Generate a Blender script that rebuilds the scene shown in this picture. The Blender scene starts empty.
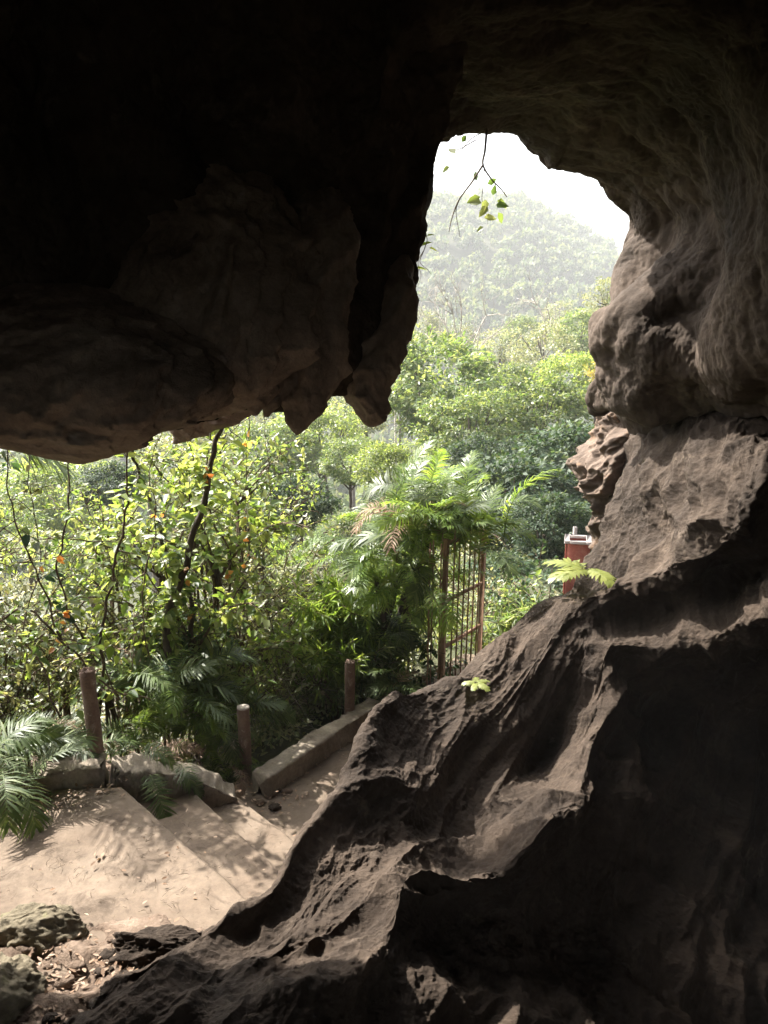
import bpy, math, random
import numpy as np
from math import radians, sin, cos, pi

sc = bpy.context.scene
COL = sc.collection

# ------------------------------------------------------------------ camera
PITCH = radians(12.5)
F = 770.0
EYE = np.array([0.0, 0.0, 3.0])
cam_d = bpy.data.cameras.new('camera')
cam = bpy.data.objects.new('camera', cam_d)
COL.objects.link(cam)
cam.location = EYE
cam.rotation_euler = (pi / 2 - PITCH, 0, 0)
cam_d.sensor_fit = 'VERTICAL'
cam_d.sensor_height = 36.0
cam_d.lens = 36.0 * F / 1024.0
cam_d.clip_start = 0.05
cam_d.clip_end = 5000
sc.camera = cam

# ------------------------------------------------------------------ light
SUN_EL, SUN_AZ = radians(46), radians(-50)       # azimuth from +Y, negative = left
SUN = np.array([sin(SUN_AZ) * cos(SUN_EL), cos(SUN_AZ) * cos(SUN_EL), sin(SUN_EL)])
w = bpy.data.worlds.new('World')
sc.world = w
w.use_nodes = True
nt = w.node_tree
nt.nodes.clear()
sky = nt.nodes.new('ShaderNodeTexSky')
sky.sky_type = 'NISHITA'
sky.sun_disc = False
sky.sun_elevation = SUN_EL
sky.sun_rotation = SUN_AZ
sky.dust_density = 5.0
sky.air_density = 1.2
hs = nt.nodes.new('ShaderNodeHueSaturation')
hs.inputs['Saturation'].default_value = 0.3
bg = nt.nodes.new('ShaderNodeBackground')
bg.inputs[1].default_value = 0.15
wo = nt.nodes.new('ShaderNodeOutputWorld')
nt.links.new(sky.outputs[0], hs.inputs['Color'])
nt.links.new(hs.outputs[0], bg.inputs[0])
nt.links.new(bg.outputs[0], wo.inputs[0])

sd = bpy.data.lights.new('sun', 'SUN')
sd.energy = 5.0
sd.angle = radians(0.6)
sd.color = (1.0, 0.95, 0.87)
so = bpy.data.objects.new('sun', sd)
COL.objects.link(so)
import mathutils
so.rotation_euler = mathutils.Vector(SUN).to_track_quat('Z', 'Y').to_euler()

sc.view_settings.view_transform = 'Standard'
sc.view_settings.look = 'None'
sc.view_settings.gamma = 1.0
sc.view_settings.exposure = 2.05
sc.cycles.max_bounces = 8
sc.cycles.diffuse_bounces = 3
sc.cycles.transmission_bounces = 4
sc.cycles.volume_bounces = 1
sc.cycles.use_denoising = True
sc.cycles.sample_clamp_indirect = 6.0

rng = np.random.default_rng(11)
R_ = np.array([1, 0, 0.0])
F_ = np.array([0, cos(PITCH), -sin(PITCH)])
U_ = np.array([0, sin(PITCH), cos(PITCH)])


def at(px, py, d):
    return EYE + d * (F_ + (px - 384) / F * R_ + (512 - py) / F * U_)


def onz(px, py, z):
    v = F_ + (px - 384) / F * R_ + (512 - py) / F * U_
    return EYE + (z - 3.0) / v[2] * v


def V(*a):
    return np.array(a, float)


# ------------------------------------------------------------------ noise
_r = np.random.RandomState(5)
PERM = np.concatenate([_r.permutation(256)] * 2)
GR = _r.normal(size=(256, 3)).astype(np.float32)
GR /= np.linalg.norm(GR, axis=1)[:, None]


def perlin(p):
    p = np.asarray(p, np.float32)
    i = np.floor(p).astype(np.int64)
    f = p - i
    i &= 255
    w_ = f * f * f * (f * (f * 6 - 15) + 10)
    out = 0
    for dx in (0, 1):
        wx = w_[:, 0] if dx else 1 - w_[:, 0]
        a = PERM[(i[:, 0] + dx) & 255]
        for dy in (0, 1):
            wy = w_[:, 1] if dy else 1 - w_[:, 1]
            b = PERM[(a + i[:, 1] + dy) & 255]
            for dz in (0, 1):
                wz = w_[:, 2] if dz else 1 - w_[:, 2]
                g = GR[PERM[(b + i[:, 2] + dz) & 255]]
                out = out + wx * wy * wz * (g[:, 0] * (f[:, 0] - dx) + g[:, 1] * (f[:, 1] - dy) + g[:, 2] * (f[:, 2] - dz))
    return out * 1.6


def fbm(p, o=4, gain=0.5):
    s = 0; a = 1
    for k in range(o):
        s = s + a * perlin(p * (2.03 ** k) + k * 17.3)
        a *= gain
    return s


def ridged(p, o=4, gain=0.5):
    s = 0; a = 1; wgt = 1
    for k in range(o):
        n = 1 - np.abs(perlin(p * (2.1 ** k) + k * 9.7))
        n = n * n * wgt
        s = s + a * n
        wgt = np.clip(n * 1.6, 0, 1)
        a *= gain
    return s - 1.0


# ------------------------------------------------------------------ mesh helpers
def mesh(name, verts, faces, mat=None, smooth=True):
    """verts (N,3); faces: (M,k) array or list of such arrays (constant k each)"""
    if isinstance(faces, np.ndarray):
        faces = [faces]
    faces = [f for f in faces if len(f)]
    me = bpy.data.meshes.new(name)
    verts = np.asarray(verts, np.float32)
    me.vertices.add(len(verts))
    me.vertices.foreach_set('co', verts.ravel())
    nl = sum(f.size for f in faces); nf = sum(len(f) for f in faces)
    me.loops.add(nl)
    me.polygons.add(nf)
    me.loops.foreach_set('vertex_index', np.concatenate([f.ravel() for f in faces]).astype(np.int32))
    tot = np.concatenate([np.full(len(f), f.shape[1]) for f in faces])
    st = np.concatenate([[0], np.cumsum(tot)[:-1]]).astype(np.int32)
    me.polygons.foreach_set('loop_start', st)
    me.update(calc_edges=True)
    me.validate()
    if smooth:
        me.polygons.foreach_set('use_smooth', np.ones(len(me.polygons), bool))
    if mat:
        me.materials.append(mat)
    return me


def link(name, me, parent=None, loc=None, rot=None, scale=None):
    o = bpy.data.objects.new(name, me)
    COL.objects.link(o)
    if parent is not None:
        o.parent = parent
    if loc is not None:
        o.location = loc
    if rot is not None:
        o.rotation_euler = rot
    if scale is not None:
        o.scale = scale if hasattr(scale, '__len__') else (scale,) * 3
    return o


def tag(o, label=None, cat=None, group=None, kind=None):
    if label: o['label'] = label
    if cat: o['category'] = cat
    if group: o['group'] = group
    if kind: o['kind'] = kind
    return o


class MB:
    def __init__(s):
        s.v = []; s.f = {}; s.n = 0

    def add(s, v, *fs):
        v = np.asarray(v, float).reshape(-1, 3)
        for f in fs:
            f = np.asarray(f, int)
            if f.size:
                s.f.setdefault(f.shape[1], []).append(f + s.n)
        s.v.append(v); s.n += len(v)

    def tube(s, pts, rad, seg=6, cap=True, jit=0.0):
        pts = np.asarray(pts, float); n = len(pts)
        rad = np.full(n, rad) if np.isscalar(rad) else np.asarray(rad, float)
        T = np.gradient(pts, axis=0); T /= np.linalg.norm(T, axis=1)[:, None] + 1e-9
        ref = V(0, 0, 1) if abs(T[:, 2]).mean() < .8 else V(1, 0, 0)
        A = np.cross(T, ref); A /= np.linalg.norm(A, axis=1)[:, None] + 1e-9
        B = np.cross(T, A)
        th = np.arange(seg) / seg * 2 * pi
        rr = rad[:, None] * (1 + jit * rng.normal(size=(n, seg)))
        P = pts[:, None] + rr[..., None] * (np.cos(th)[None, :, None] * A[:, None] + np.sin(th)[None, :, None] * B[:, None])
        i = np.arange(n - 1)[:, None] * seg; j = np.arange(seg)[None]
        q = np.stack([i + j, i + (j + 1) % seg, i + seg + (j + 1) % seg, i + seg + j], -1).reshape(-1, 4)
        vs = P.reshape(-1, 3)
        if cap:
            vs = np.vstack([vs, pts[0], pts[-1]])
            c0, c1 = n * seg, n * seg + 1
            j = np.arange(seg)
            t0 = np.stack([(j + 1) % seg, j, np.full(seg, c0)], -1)
            t1 = np.stack([(n - 1) * seg + j, (n - 1) * seg + (j + 1) % seg, np.full(seg, c1)], -1)
            s.add(vs, q, np.vstack([t0, t1]))
        else:
            s.add(vs, q)

    def box(s, c, size, rot=None, bevel=0.0):
        h = np.asarray(size, float) / 2
        b = min(bevel, h.min() * .45)
        if b <= 0:
            v = np.array([[x, y, z] for x in (-1, 1) for y in (-1, 1) for z in (-1, 1)]) * h
            f = [[0, 1, 3, 2], [4, 6, 7, 5], [0, 4, 5, 1], [2, 3, 7, 6], [0, 2, 6, 4], [1, 5, 7, 3]]
            if rot is not None: v = v @ np.asarray(rot).T
            s.add(v + c, f); return
        v = []; f4 = []; f3 = []
        idx = {}
        for sx in (-1, 1):
            for sy in (-1, 1):
                for sz in (-1, 1):
                    S = np.array([sx, sy, sz])
                    for a in range(3):
                        p_ = S * (h - b); p_[a] = S[a] * h[a]
                        idx[(sx, sy, sz, a)] = len(v); v.append(p_)
                    t = [idx[(sx, sy, sz, a)] for a in range(3)]
                    f3.append(t if sx * sy * sz > 0 else t[::-1])
        for a in range(3):
            o1, o2 = [k for k in range(3) if k != a]
            for sg in (-1, 1):
                q = []
                for e1, e2 in ((-1, -1), (1, -1), (1, 1), (-1, 1)):
                    k = [0, 0, 0]; k[a] = sg; k[o1] = e1; k[o2] = e2
                    q.append(idx[(*k, a)])
                f4.append(q)
            for e1 in (-1, 1):
                for e2 in (-1, 1):
                    k0 = [0, 0, 0]; k0[a] = -1; k0[o1] = e1; k0[o2] = e2
                    k1 = list(k0); k1[a] = 1
                    f4.append([idx[(*k0, o1)], idx[(*k1, o1)], idx[(*k1, o2)], idx[(*k0, o2)]])
        v = np.array(v)
        if rot is not None: v = v @ np.asarray(rot).T
        s.add(v + c, f4, f3)

    def build(s, name, mat, parent=None, smooth=True, **k):
        return link(name, s.me(name, mat, smooth), parent, **k)

    def me(s, name, mat, smooth=True):
        return mesh(name, np.vstack(s.v), [np.vstack(f) for f in s.f.values()], mat, smooth)


def cr_weights(n, ts):
    """Catmull-Rom interpolation weights for n controls at parameters ts (0..n-1)"""
    W = np.zeros((len(ts), n))
    for r, t in enumerate(ts):
        i = min(int(t), n - 2); x = t - i
        c = [(-x + 2 * x * x - x ** 3) / 2, (2 - 5 * x * x + 3 * x ** 3) / 2, (x + 4 * x * x - 3 * x ** 3) / 2, (-x * x + x ** 3) / 2]
        for k, cc in zip((i - 1, i, i + 1, i + 2), c):
            if k < 0:
                W[r, 0] += 2 * cc; W[r, 1] -= cc
            elif k >= n:
                W[r, n - 1] += 2 * cc; W[r, n - 2] -= cc
            else:
                W[r, k] += cc
    return W


def proj(P):
    d = (P - EYE) @ F_
    return 384 + F * ((P - EYE) @ R_) / np.maximum(d, .05), 512 - F * ((P - EYE) @ U_) / np.maximum(d, .05), d


def seg_counts(net, axis, step):
    A = np.moveaxis(net, axis, 0)
    out = []
    for i in range(len(A) - 1):
        m = 2
        for a, b in zip(A[i], A[i + 1]):
            best = 0
            for t in (0, .5, 1):
                q = a * (1 - t) + b * t
                x, y, d = proj(q)
                if d > .8 and -60 < x < 830 and -60 < y < 1090:
                    best = max(best, F * np.linalg.norm(a - b) / d / step)
            if best == 0:
                best = np.linalg.norm(a - b) / .25
            m = max(m, min(best, 260))
        out.append(int(m))
    return out


def loft(net, step=1.7):
    net = np.asarray(net, float)
    def ts(cn):
        t = []
        for i, c in enumerate(cn):
            t += list(i + np.arange(c) / c)
        return t + [len(cn)]
    Wu = cr_weights(net.shape[0], ts(seg_counts(net, 0, step)))
    Wv = cr_weights(net.shape[1], ts(seg_counts(net, 1, step)))
    return np.einsum('ai,ijk,bj->abk', Wu, net, Wv)


def grid_normals(S):
    a = np.gradient(S, axis=0); b = np.gradient(S, axis=1)
    n = np.cross(a, b)
    return n / (np.linalg.norm(n, axis=-1, keepdims=True) + 1e-9)


def grid_faces(a, b):
    i = np.arange(a - 1)[:, None] * b; j = np.arange(b - 1)[None]
    return np.stack([i + j, i + j + 1, i + b + j + 1, i + b + j], -1).reshape(-1, 4)


# strata frame: layers rise to the right in the picture
def rock_disp(P, k=1.0, warp=.35, med=.05, octs=4, pit=.016, fs=0.0, lowrough=0, dirn=(0.75, 0.25, 0.6), across=3.2, along=0.55, s_amp=.10, big=.16, soft=1.0, fine=1.0):
    e = np.array(dirn, float); e /= np.linalg.norm(e)
    wr = np.stack([fbm(P * .8 + 3, 2), fbm(P * .8 + 30, 2), fbm(P * .8 + 60, 2)], -1) * warp
    Pw = P + wr
    al = Pw @ e
    Q = (Pw - al[:, None] * e) * across + (al[:, None] * e) * along
    d = big * ridged(P * .75 + 5, 3)
    d += s_amp * ridged(Q + 11, octs, .5)
    d += med * ridged(Pw * 3.1 + 40, 3)
    d += fs * ridged(Q * V(3.6, 3.6, 3.6) + 21, 3)
    if lowrough:
        e2 = V(.80, -.25, .54); e2 = e2 / np.linalg.norm(e2); al2 = Pw @ e2
        Q2 = (Pw - al2[:, None] * e2) * 2.3 + (al2[:, None] * e2) * .3
        d += .085 * sstep(1.2, 2.0, P[:, 0]) * ridged(Q2 + 4, 2, .4)
    if lowrough: d += lowrough * sstep(.7, -.5, P[:, 0]) * (ridged(P * 7 + 2, 3) * .9 + ridged(P * 2.6 + 2, 2) * 1.6)
    d += pit * fine * ridged(P * 10 + 2, 3) + .007 * fine * fbm(P * 13, 3)
    d += .006 * fine * fbm(P * 34, 2)
    return d * k


def rock_surface(mb, S, sign=1, amp=1.0, mask=None, **kw):
    N = grid_normals(S) * sign
    P = S.reshape(-1, 3)
    D = rock_disp(P, **kw) * amp
    if mask is not None:
        D = D * mask(P)
    P2 = P + N.reshape(-1, 3) * D[:, None]
    mb.add(P2, grid_faces(S.shape[0], S.shape[1]))


def blob(mb, stations, depth_ratio=.8, seg=96, n=110, amp=.5, **kw):
    """tapered hanging mass; stations: (px, py, d, half-width px) from top to tip"""
    c = np.array([at(a, b, d) for a, b, d, r in stations]); rr = np.array([r * d / F for a, b, d, r in stations])
    W = cr_weights(len(c), np.linspace(0, len(c) - 1, n))
    C = W @ c; R = np.maximum(W @ rr, .003)
    th = np.linspace(0, 2 * pi, seg + 1)
    S = C[:, None] + R[:, None, None] * (np.cos(th)[None, :, None] * R_ + depth_ratio * np.sin(th)[None, :, None] * V(0, 1, 0))
    N = S - C[:, None]; N /= np.linalg.norm(N, axis=-1, keepdims=True) + 1e-9
    P = S.reshape(-1, 3)
    D = rock_disp(P, **kw) * amp
    taper = np.clip(R / R.max() * 1.6, 0.15, 1)[:, None].repeat(seg + 1, 1).reshape(-1)
    P = P + N.reshape(-1, 3) * (D * taper)[:, None]
    mb.add(P, grid_faces(n, seg + 1))


# ------------------------------------------------------------------ materials
def newmat(name):
    m = bpy.data.materials.new(name); m.use_nodes = True
    t = m.node_tree; t.nodes.clear()
    return m, t, t.nodes, t.links


def ramp(N, stops, interp='LINEAR'):
    r = N.new('ShaderNodeValToRGB'); e = r.color_ramp.elements
    r.color_ramp.interpolation = interp
    while len(e) < len(stops): e.new(.5)
    for el, (p_, c) in zip(e, stops):
        el.position = p_; el.color = (*c, 1) if len(c) == 3 else c
    return r


def noise(N, L, scale, detail=6, rough=.6, vec=None, dist=0):
    n = N.new('ShaderNodeTexNoise'); n.inputs['Scale'].default_value = scale
    n.inputs['Detail'].default_value = detail; n.inputs['Roughness'].default_value = rough
    n.inputs['Distortion'].default_value = dist
    if vec is not None: L.new(vec, n.inputs['Vector'])
    return n


def mixc(N, L, fac, a, b, mode='MIX'):
    m = N.new('ShaderNodeMix'); m.data_type = 'RGBA'; m.blend_type = mode
    for s_, x in ((0, fac), (6, a), (7, b)):
        if isinstance(x, bpy.types.NodeSocket): L.new(x, m.inputs[s_])
        elif isinstance(x, (int, float)): m.inputs[s_].default_value = x
        else: m.inputs[s_].default_value = (*x, 1)
    return m.outputs[2]


def surface_mat(name, cols, scale=3, rough=.85, bump=.4, bscale=40, spots=None, spot_scale=8, spot_lo=.6, spec=.3, stretch=None, bdist=.02, metallic=0):
    m, t, N, L = newmat(name)
    tc = N.new('ShaderNodeTexCoord')
    vec = tc.outputs['Object']
    if stretch:
        mp = N.new('ShaderNodeMapping'); mp.inputs['Scale'].default_value = stretch
        L.new(vec, mp.inputs[0]); svec = mp.outputs[0]
    else:
        svec = vec
    n1 = noise(N, L, scale, 8, .65, svec, .3)
    cr = ramp(N, [(.28 + .44 * i / max(1, len(cols) - 1), c) for i, c in enumerate(cols)])
    L.new(n1.outputs[0], cr.inputs[0])
    col = cr.outputs[0]
    n3 = noise(N, L, scale * 9, 5, .7, vec)
    r3 = ramp(N, [(.3, (.72, .72, .72)), (.7, (1.12, 1.12, 1.12))]); L.new(n3.outputs[0], r3.inputs[0])
    col = mixc(N, L, 1.0, col, r3.outputs[0], 'MULTIPLY')
    if spots:
        n2 = noise(N, L, spot_scale, 6, .7, vec, .5)
        r2 = ramp(N, [(spot_lo, (0, 0, 0)), (spot_lo + .12, (1, 1, 1))]); L.new(n2.outputs[0], r2.inputs[0])
        col = mixc(N, L, r2.outputs[0], col, spots)
    b = N.new('ShaderNodeBsdfPrincipled')
    b.inputs['Roughness'].default_value = rough
    b.inputs['Specular IOR Level'].default_value = spec
    b.inputs['Metallic'].default_value = metallic
    L.new(col, b.inputs['Base Color'])
    nb = noise(N, L, bscale, 8, .7, vec)
    bp = N.new('ShaderNodeBump'); bp.inputs['Strength'].default_value = bump; bp.inputs['Distance'].default_value = bdist
    L.new(nb.outputs[0], bp.inputs['Height']); L.new(bp.outputs[0], b.inputs['Normal'])
    o = N.new('ShaderNodeOutputMaterial'); L.new(b.outputs[0], o.inputs[0])
    return m


def leaf_mat(name, cols, trans=.45, rough=.42, spec=.5, tcol=None):
    """per-leaf colour variation, translucent blades"""
    m, t, N, L = newmat(name)
    g = N.new('ShaderNodeNewGeometry'); oi = N.new('ShaderNodeObjectInfo')
    cr = ramp(N, [(i / max(1, len(cols) - 1), c) for i, c in enumerate(cols)])
    L.new(g.outputs['Random Per Island'], cr.inputs[0])
    h = N.new('ShaderNodeHueSaturation')
    ma = N.new('ShaderNodeMapRange'); ma.inputs[3].default_value = 1.0; ma.inputs[4].default_value = 1.5; h.inputs['Saturation'].default_value = .88
    L.new(oi.outputs['Random'], ma.inputs[0]); L.new(ma.outputs[0], h.inputs['Value'])
    L.new(cr.outputs[0], h.inputs['Color'])
    b = N.new('ShaderNodeBsdfPrincipled'); b.inputs['Roughness'].default_value = rough
    b.inputs['Specular IOR Level'].default_value = spec
    L.new(h.outputs[0], b.inputs['Base Color'])
    tr = N.new('ShaderNodeBsdfTranslucent')
    c2 = mixc(N, L, 1.0, h.outputs[0], tcol or (1.75, 1.65, .85), 'MULTIPLY')
    L.new(c2, tr.inputs[0])
    mx = N.new('ShaderNodeMixShader'); mx.inputs[0].default_value = trans
    L.new(b.outputs[0], mx.inputs[1]); L.new(tr.outputs[0], mx.inputs[2])
    o = N.new('ShaderNodeOutputMaterial'); L.new(mx.outputs[0], o.inputs[0])
    return m


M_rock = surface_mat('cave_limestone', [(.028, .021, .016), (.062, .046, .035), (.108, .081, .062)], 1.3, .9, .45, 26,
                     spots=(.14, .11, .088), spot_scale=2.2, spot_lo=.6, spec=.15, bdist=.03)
M_rock_lifted = surface_mat('light_lifted_limestone', [(.15, .11, .082), (.30, .225, .17), (.46, .37, .295)], 2.2, .8, .7, 26,
                     spots=(.4, .33, .27), spot_scale=4, spot_lo=.6, spec=.35, bdist=.03, stretch=(1, 1, .35))  # paler than cave_limestone: missing light on the hanging rock put into the colour
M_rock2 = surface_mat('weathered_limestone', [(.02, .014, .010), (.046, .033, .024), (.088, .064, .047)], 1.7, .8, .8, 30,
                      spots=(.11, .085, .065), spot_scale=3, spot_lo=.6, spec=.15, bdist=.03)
M_rockred = surface_mat('stained_limestone', [(.05, .036, .026), (.11, .078, .058), (.20, .15, .115)], 2.5, .9, .8, 24,
                        spots=(.20, .12, .07), spot_scale=3.5, spot_lo=.55)
M_mossrock = surface_mat('mossy_limestone', [(.08, .065, .042), (.15, .125, .083), (.23, .195, .135)], 3, .9, .8, 40,
                         spots=(.13, .125, .05), spot_scale=3.5, spot_lo=.55)
M_conc = surface_mat('trodden_concrete', [(.11, .078, .055), (.15, .112, .081), (.19, .147, .11)], 1.6, .9, .35, 90,
                     spots=(.07, .05, .035), spot_scale=4, spot_lo=.54, bdist=.01)
M_kerb = surface_mat('mossy_kerb_concrete', [(.13, .105, .08), (.24, .20, .155), (.36, .31, .25)], 4, .92, .6, 60,
                     spots=(.10, .10, .05), spot_scale=6, spot_lo=.6, bdist=.015)
M_dirt = surface_mat('cave_dirt', [(.09, .06, .042), (.19, .135, .098), (.30, .225, .17)], 5, .95, .9, 60,
                     spots=(.06, .04, .03), spot_scale=14, spot_lo=.58, bdist=.03)
M_soil = surface_mat('slope_soil', [(.025, .03, .015), (.05, .055, .025), (.09, .085, .045)], .8, .95, .8, 14)
M_rust = surface_mat('rusty_iron', [(.19, .105, .065), (.31, .18, .115), (.42, .28, .19)], 9, .75, .5, 90, spots=(.32, .20, .13), spot_scale=14, spot_lo=.62, bdist=.004)
M_post = surface_mat('weathered_red_post', [(.11, .072, .054), (.19, .125, .093), (.32, .24, .185)], 7, .85, .6, 70,
                     spots=(.38, .32, .27), spot_scale=11, spot_lo=.58, bdist=.006, stretch=(1, 1, .5))
M_posttop = surface_mat('pale_post_top', [(.40, .34, .28), (.55, .48, .42)], 12, .9, .4, 80)
M_redbox = surface_mat('red_box_paint', [(.22, .06, .04), (.34, .10, .07), (.45, .20, .15)], 6, .7, .3, 60, spots=(.5, .36, .3), spot_scale=8, spot_lo=.62, bdist=.004)
M_white = surface_mat('chalky_white_paint', [(.42, .37, .34), (.62, .57, .54)], 8, .7, .2, 60, bdist=.003)
M_bark = surface_mat('dark_bark', [(.03, .022, .016), (.07, .052, .038), (.13, .10, .075)], 6, .9, .8, 40, stretch=(1, 1, .25))
M_palebark = surface_mat('pale_bark', [(.22, .19, .15), (.34, .30, .25), (.45, .41, .35)], 6, .9, .6, 40, stretch=(1, 1, .3))
M_twig = surface_mat('brown_twig', [(.05, .035, .022), (.10, .07, .045), (.17, .12, .08)], 12, .9, .4, 60)

G_bright = leaf_mat('yellow_green_leaf', [(.05, .095, .016), (.12, .18, .03), (.16, .20, .045), (.19, .22, .085)], .58)
G_mid = leaf_mat('mid_green_leaf', [(.035, .07, .018), (.07, .12, .03), (.12, .16, .045), (.18, .20, .10)], .5)
G_dark = leaf_mat('dark_green_leaf', [(.012, .032, .014), (.022, .052, .02), (.045, .075, .032), (.075, .095, .06)], .35, .6, .3)
G_palm = leaf_mat('palm_leaflet', [(.06, .11, .014), (.11, .18, .022), (.17, .22, .035)], .55, .4)
G_palmdark = leaf_mat('dark_palm_leaflet', [(.035, .06, .014), (.065, .10, .024), (.12, .15, .05)], .4, .5, .4)
G_far = leaf_mat('distant_canopy', [(.03, .055, .02), (.055, .085, .03), (.10, .12, .055), (.13, .135, .08)], .3, .7, .2)
G_yellow = leaf_mat('yellowing_leaf', [(.20, .17, .02), (.28, .20, .03), (.14, .15, .02)], .5)
G_fern = leaf_mat('lime_fern', [(.15, .18, .03), (.21, .23, .05)], .5)
G_orange = leaf_mat('orange_leaf', [(.42, .15, .02), (.5, .22, .03), (.35, .10, .02)], .45, tcol=(1.4, 1.2, .6))
G_dry = leaf_mat('dry_leaf', [(.10, .06, .035), (.20, .12, .07), (.22, .15, .10), (.28, .20, .14)], .15, .8, .2, tcol=(1.2, 1, .7))
G_grey = leaf_mat('silvery_undergrowth', [(.05, .075, .03), (.12, .15, .055), (.24, .25, .13), (.20, .18, .11)], .3, .5)

# ------------------------------------------------------------------ terrain
KERB = np.array([(-40, -6), (-8, 2.2), (-2.35, 4.72), (-1.75, 5.15), (-1.15, 5.72), (-.12, 6.98), (.55, 7.9), (1.4, 9.6), (2.6, 12.2), (5, 15), (12, 20), (40, 30)], float)


def kerb_sd(x, y):
    """signed distance to the kerb line: positive on the valley side"""
    best = np.full(x.shape, 1e9); sg = np.ones(x.shape)
    for a, b in zip(KERB[:-1], KERB[1:]):
        d = b - a; L2 = d @ d
        t = np.clip(((x - a[0]) * d[0] + (y - a[1]) * d[1]) / L2, 0, 1)
        ex = x - a[0] - t * d[0]; ey = y - a[1] - t * d[1]
        q = np.hypot(ex, ey); s_ = np.sign(d[0] * (y - a[1]) - d[1] * (x - a[0]))
        k = q < best - 1e-9
        best = np.where(k, q, best); sg = np.where(k, s_, sg)
    return best * sg


def sstep(a, b, x):
    t = np.clip((x - a) / (b - a), 0, 1); return t * t * (3 - 2 * t)


HX = [-500, -120, 0, 22, 56, 76, 95, 110, 125, 260, 500]
HZ = [36, 58, 62, 60, 58, 48, 40, 33, 36, 36, 40]


def ground(x, y):
    x = np.asarray(x, float); y = np.asarray(y, float)
    s = kerb_sd(x, y)
    pit = 2.6 * np.maximum(sstep(0, .8, x) * sstep(5.3, 4.9, y), sstep(1.7, 2.2, x) * sstep(7.2, 6.6, y)) * (s < 0) * (np.abs(x) < 8)
    sp = np.maximum(s - .25, 0)
    h = -.62 - .3 * np.minimum(sp, 3) - .85 * np.clip(sp - 3, 0, 7) - .34 * np.clip(sp - 9, 0, 26) - .07 * np.clip(sp - 35, 0, 90)
    P = np.stack([x, y, 0 * x], -1).reshape(-1, 3)
    h = h + (fbm(P * .12, 3).reshape(x.shape) * 1.2) * sstep(3, 25, sp) + fbm(P * .9, 3).reshape(x.shape) * .12 * sstep(.3, 2, sp)
    top = np.interp(x * 350 / np.maximum(y, 100), HX, HZ) + fbm(P * .02 + 8, 3).reshape(x.shape) * 4
    k = sstep(130, 365, y)
    h = h * (1 - k) + (top + 1) * k
    top2 = np.interp(x, [-500, 60, 130, 190, 260, 500], [30, 40, 52, 62, 66, 60])
    side = sstep(120, 330, np.abs(x - 20)) * 55
    return np.maximum(h, h + side * (1 - k)) - pit


def axis_grid(lo, hi, fine_lo, fine_hi, f, g):
    a = list(np.arange(fine_lo, fine_hi, f)); s = f
    x = fine_hi
    while x < hi: a.append(x); s *= g; x += s
    a.append(hi); s = f; x = fine_lo
    b = []
    while x > lo: x -= s; s *= g; b.append(max(x, lo))
    return np.array(sorted(set(b + a)))


gx = axis_grid(-560, 560, -9, 9, .22, 1.05); gy = axis_grid(-15, 640, 1, 18, .22, 1.05)
X, Y = np.meshgrid(gx, gy, indexing='ij')
Z = ground(X, Y)
# keep the cave floor sheet just under the dirt and slabs
S3 = np.stack([X, Y, Z], -1)
tag(link('ground', mesh('ground', S3.reshape(-1, 3), grid_faces(len(gx), len(gy))[:, ::-1], M_soil)), kind='structure')

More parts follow.
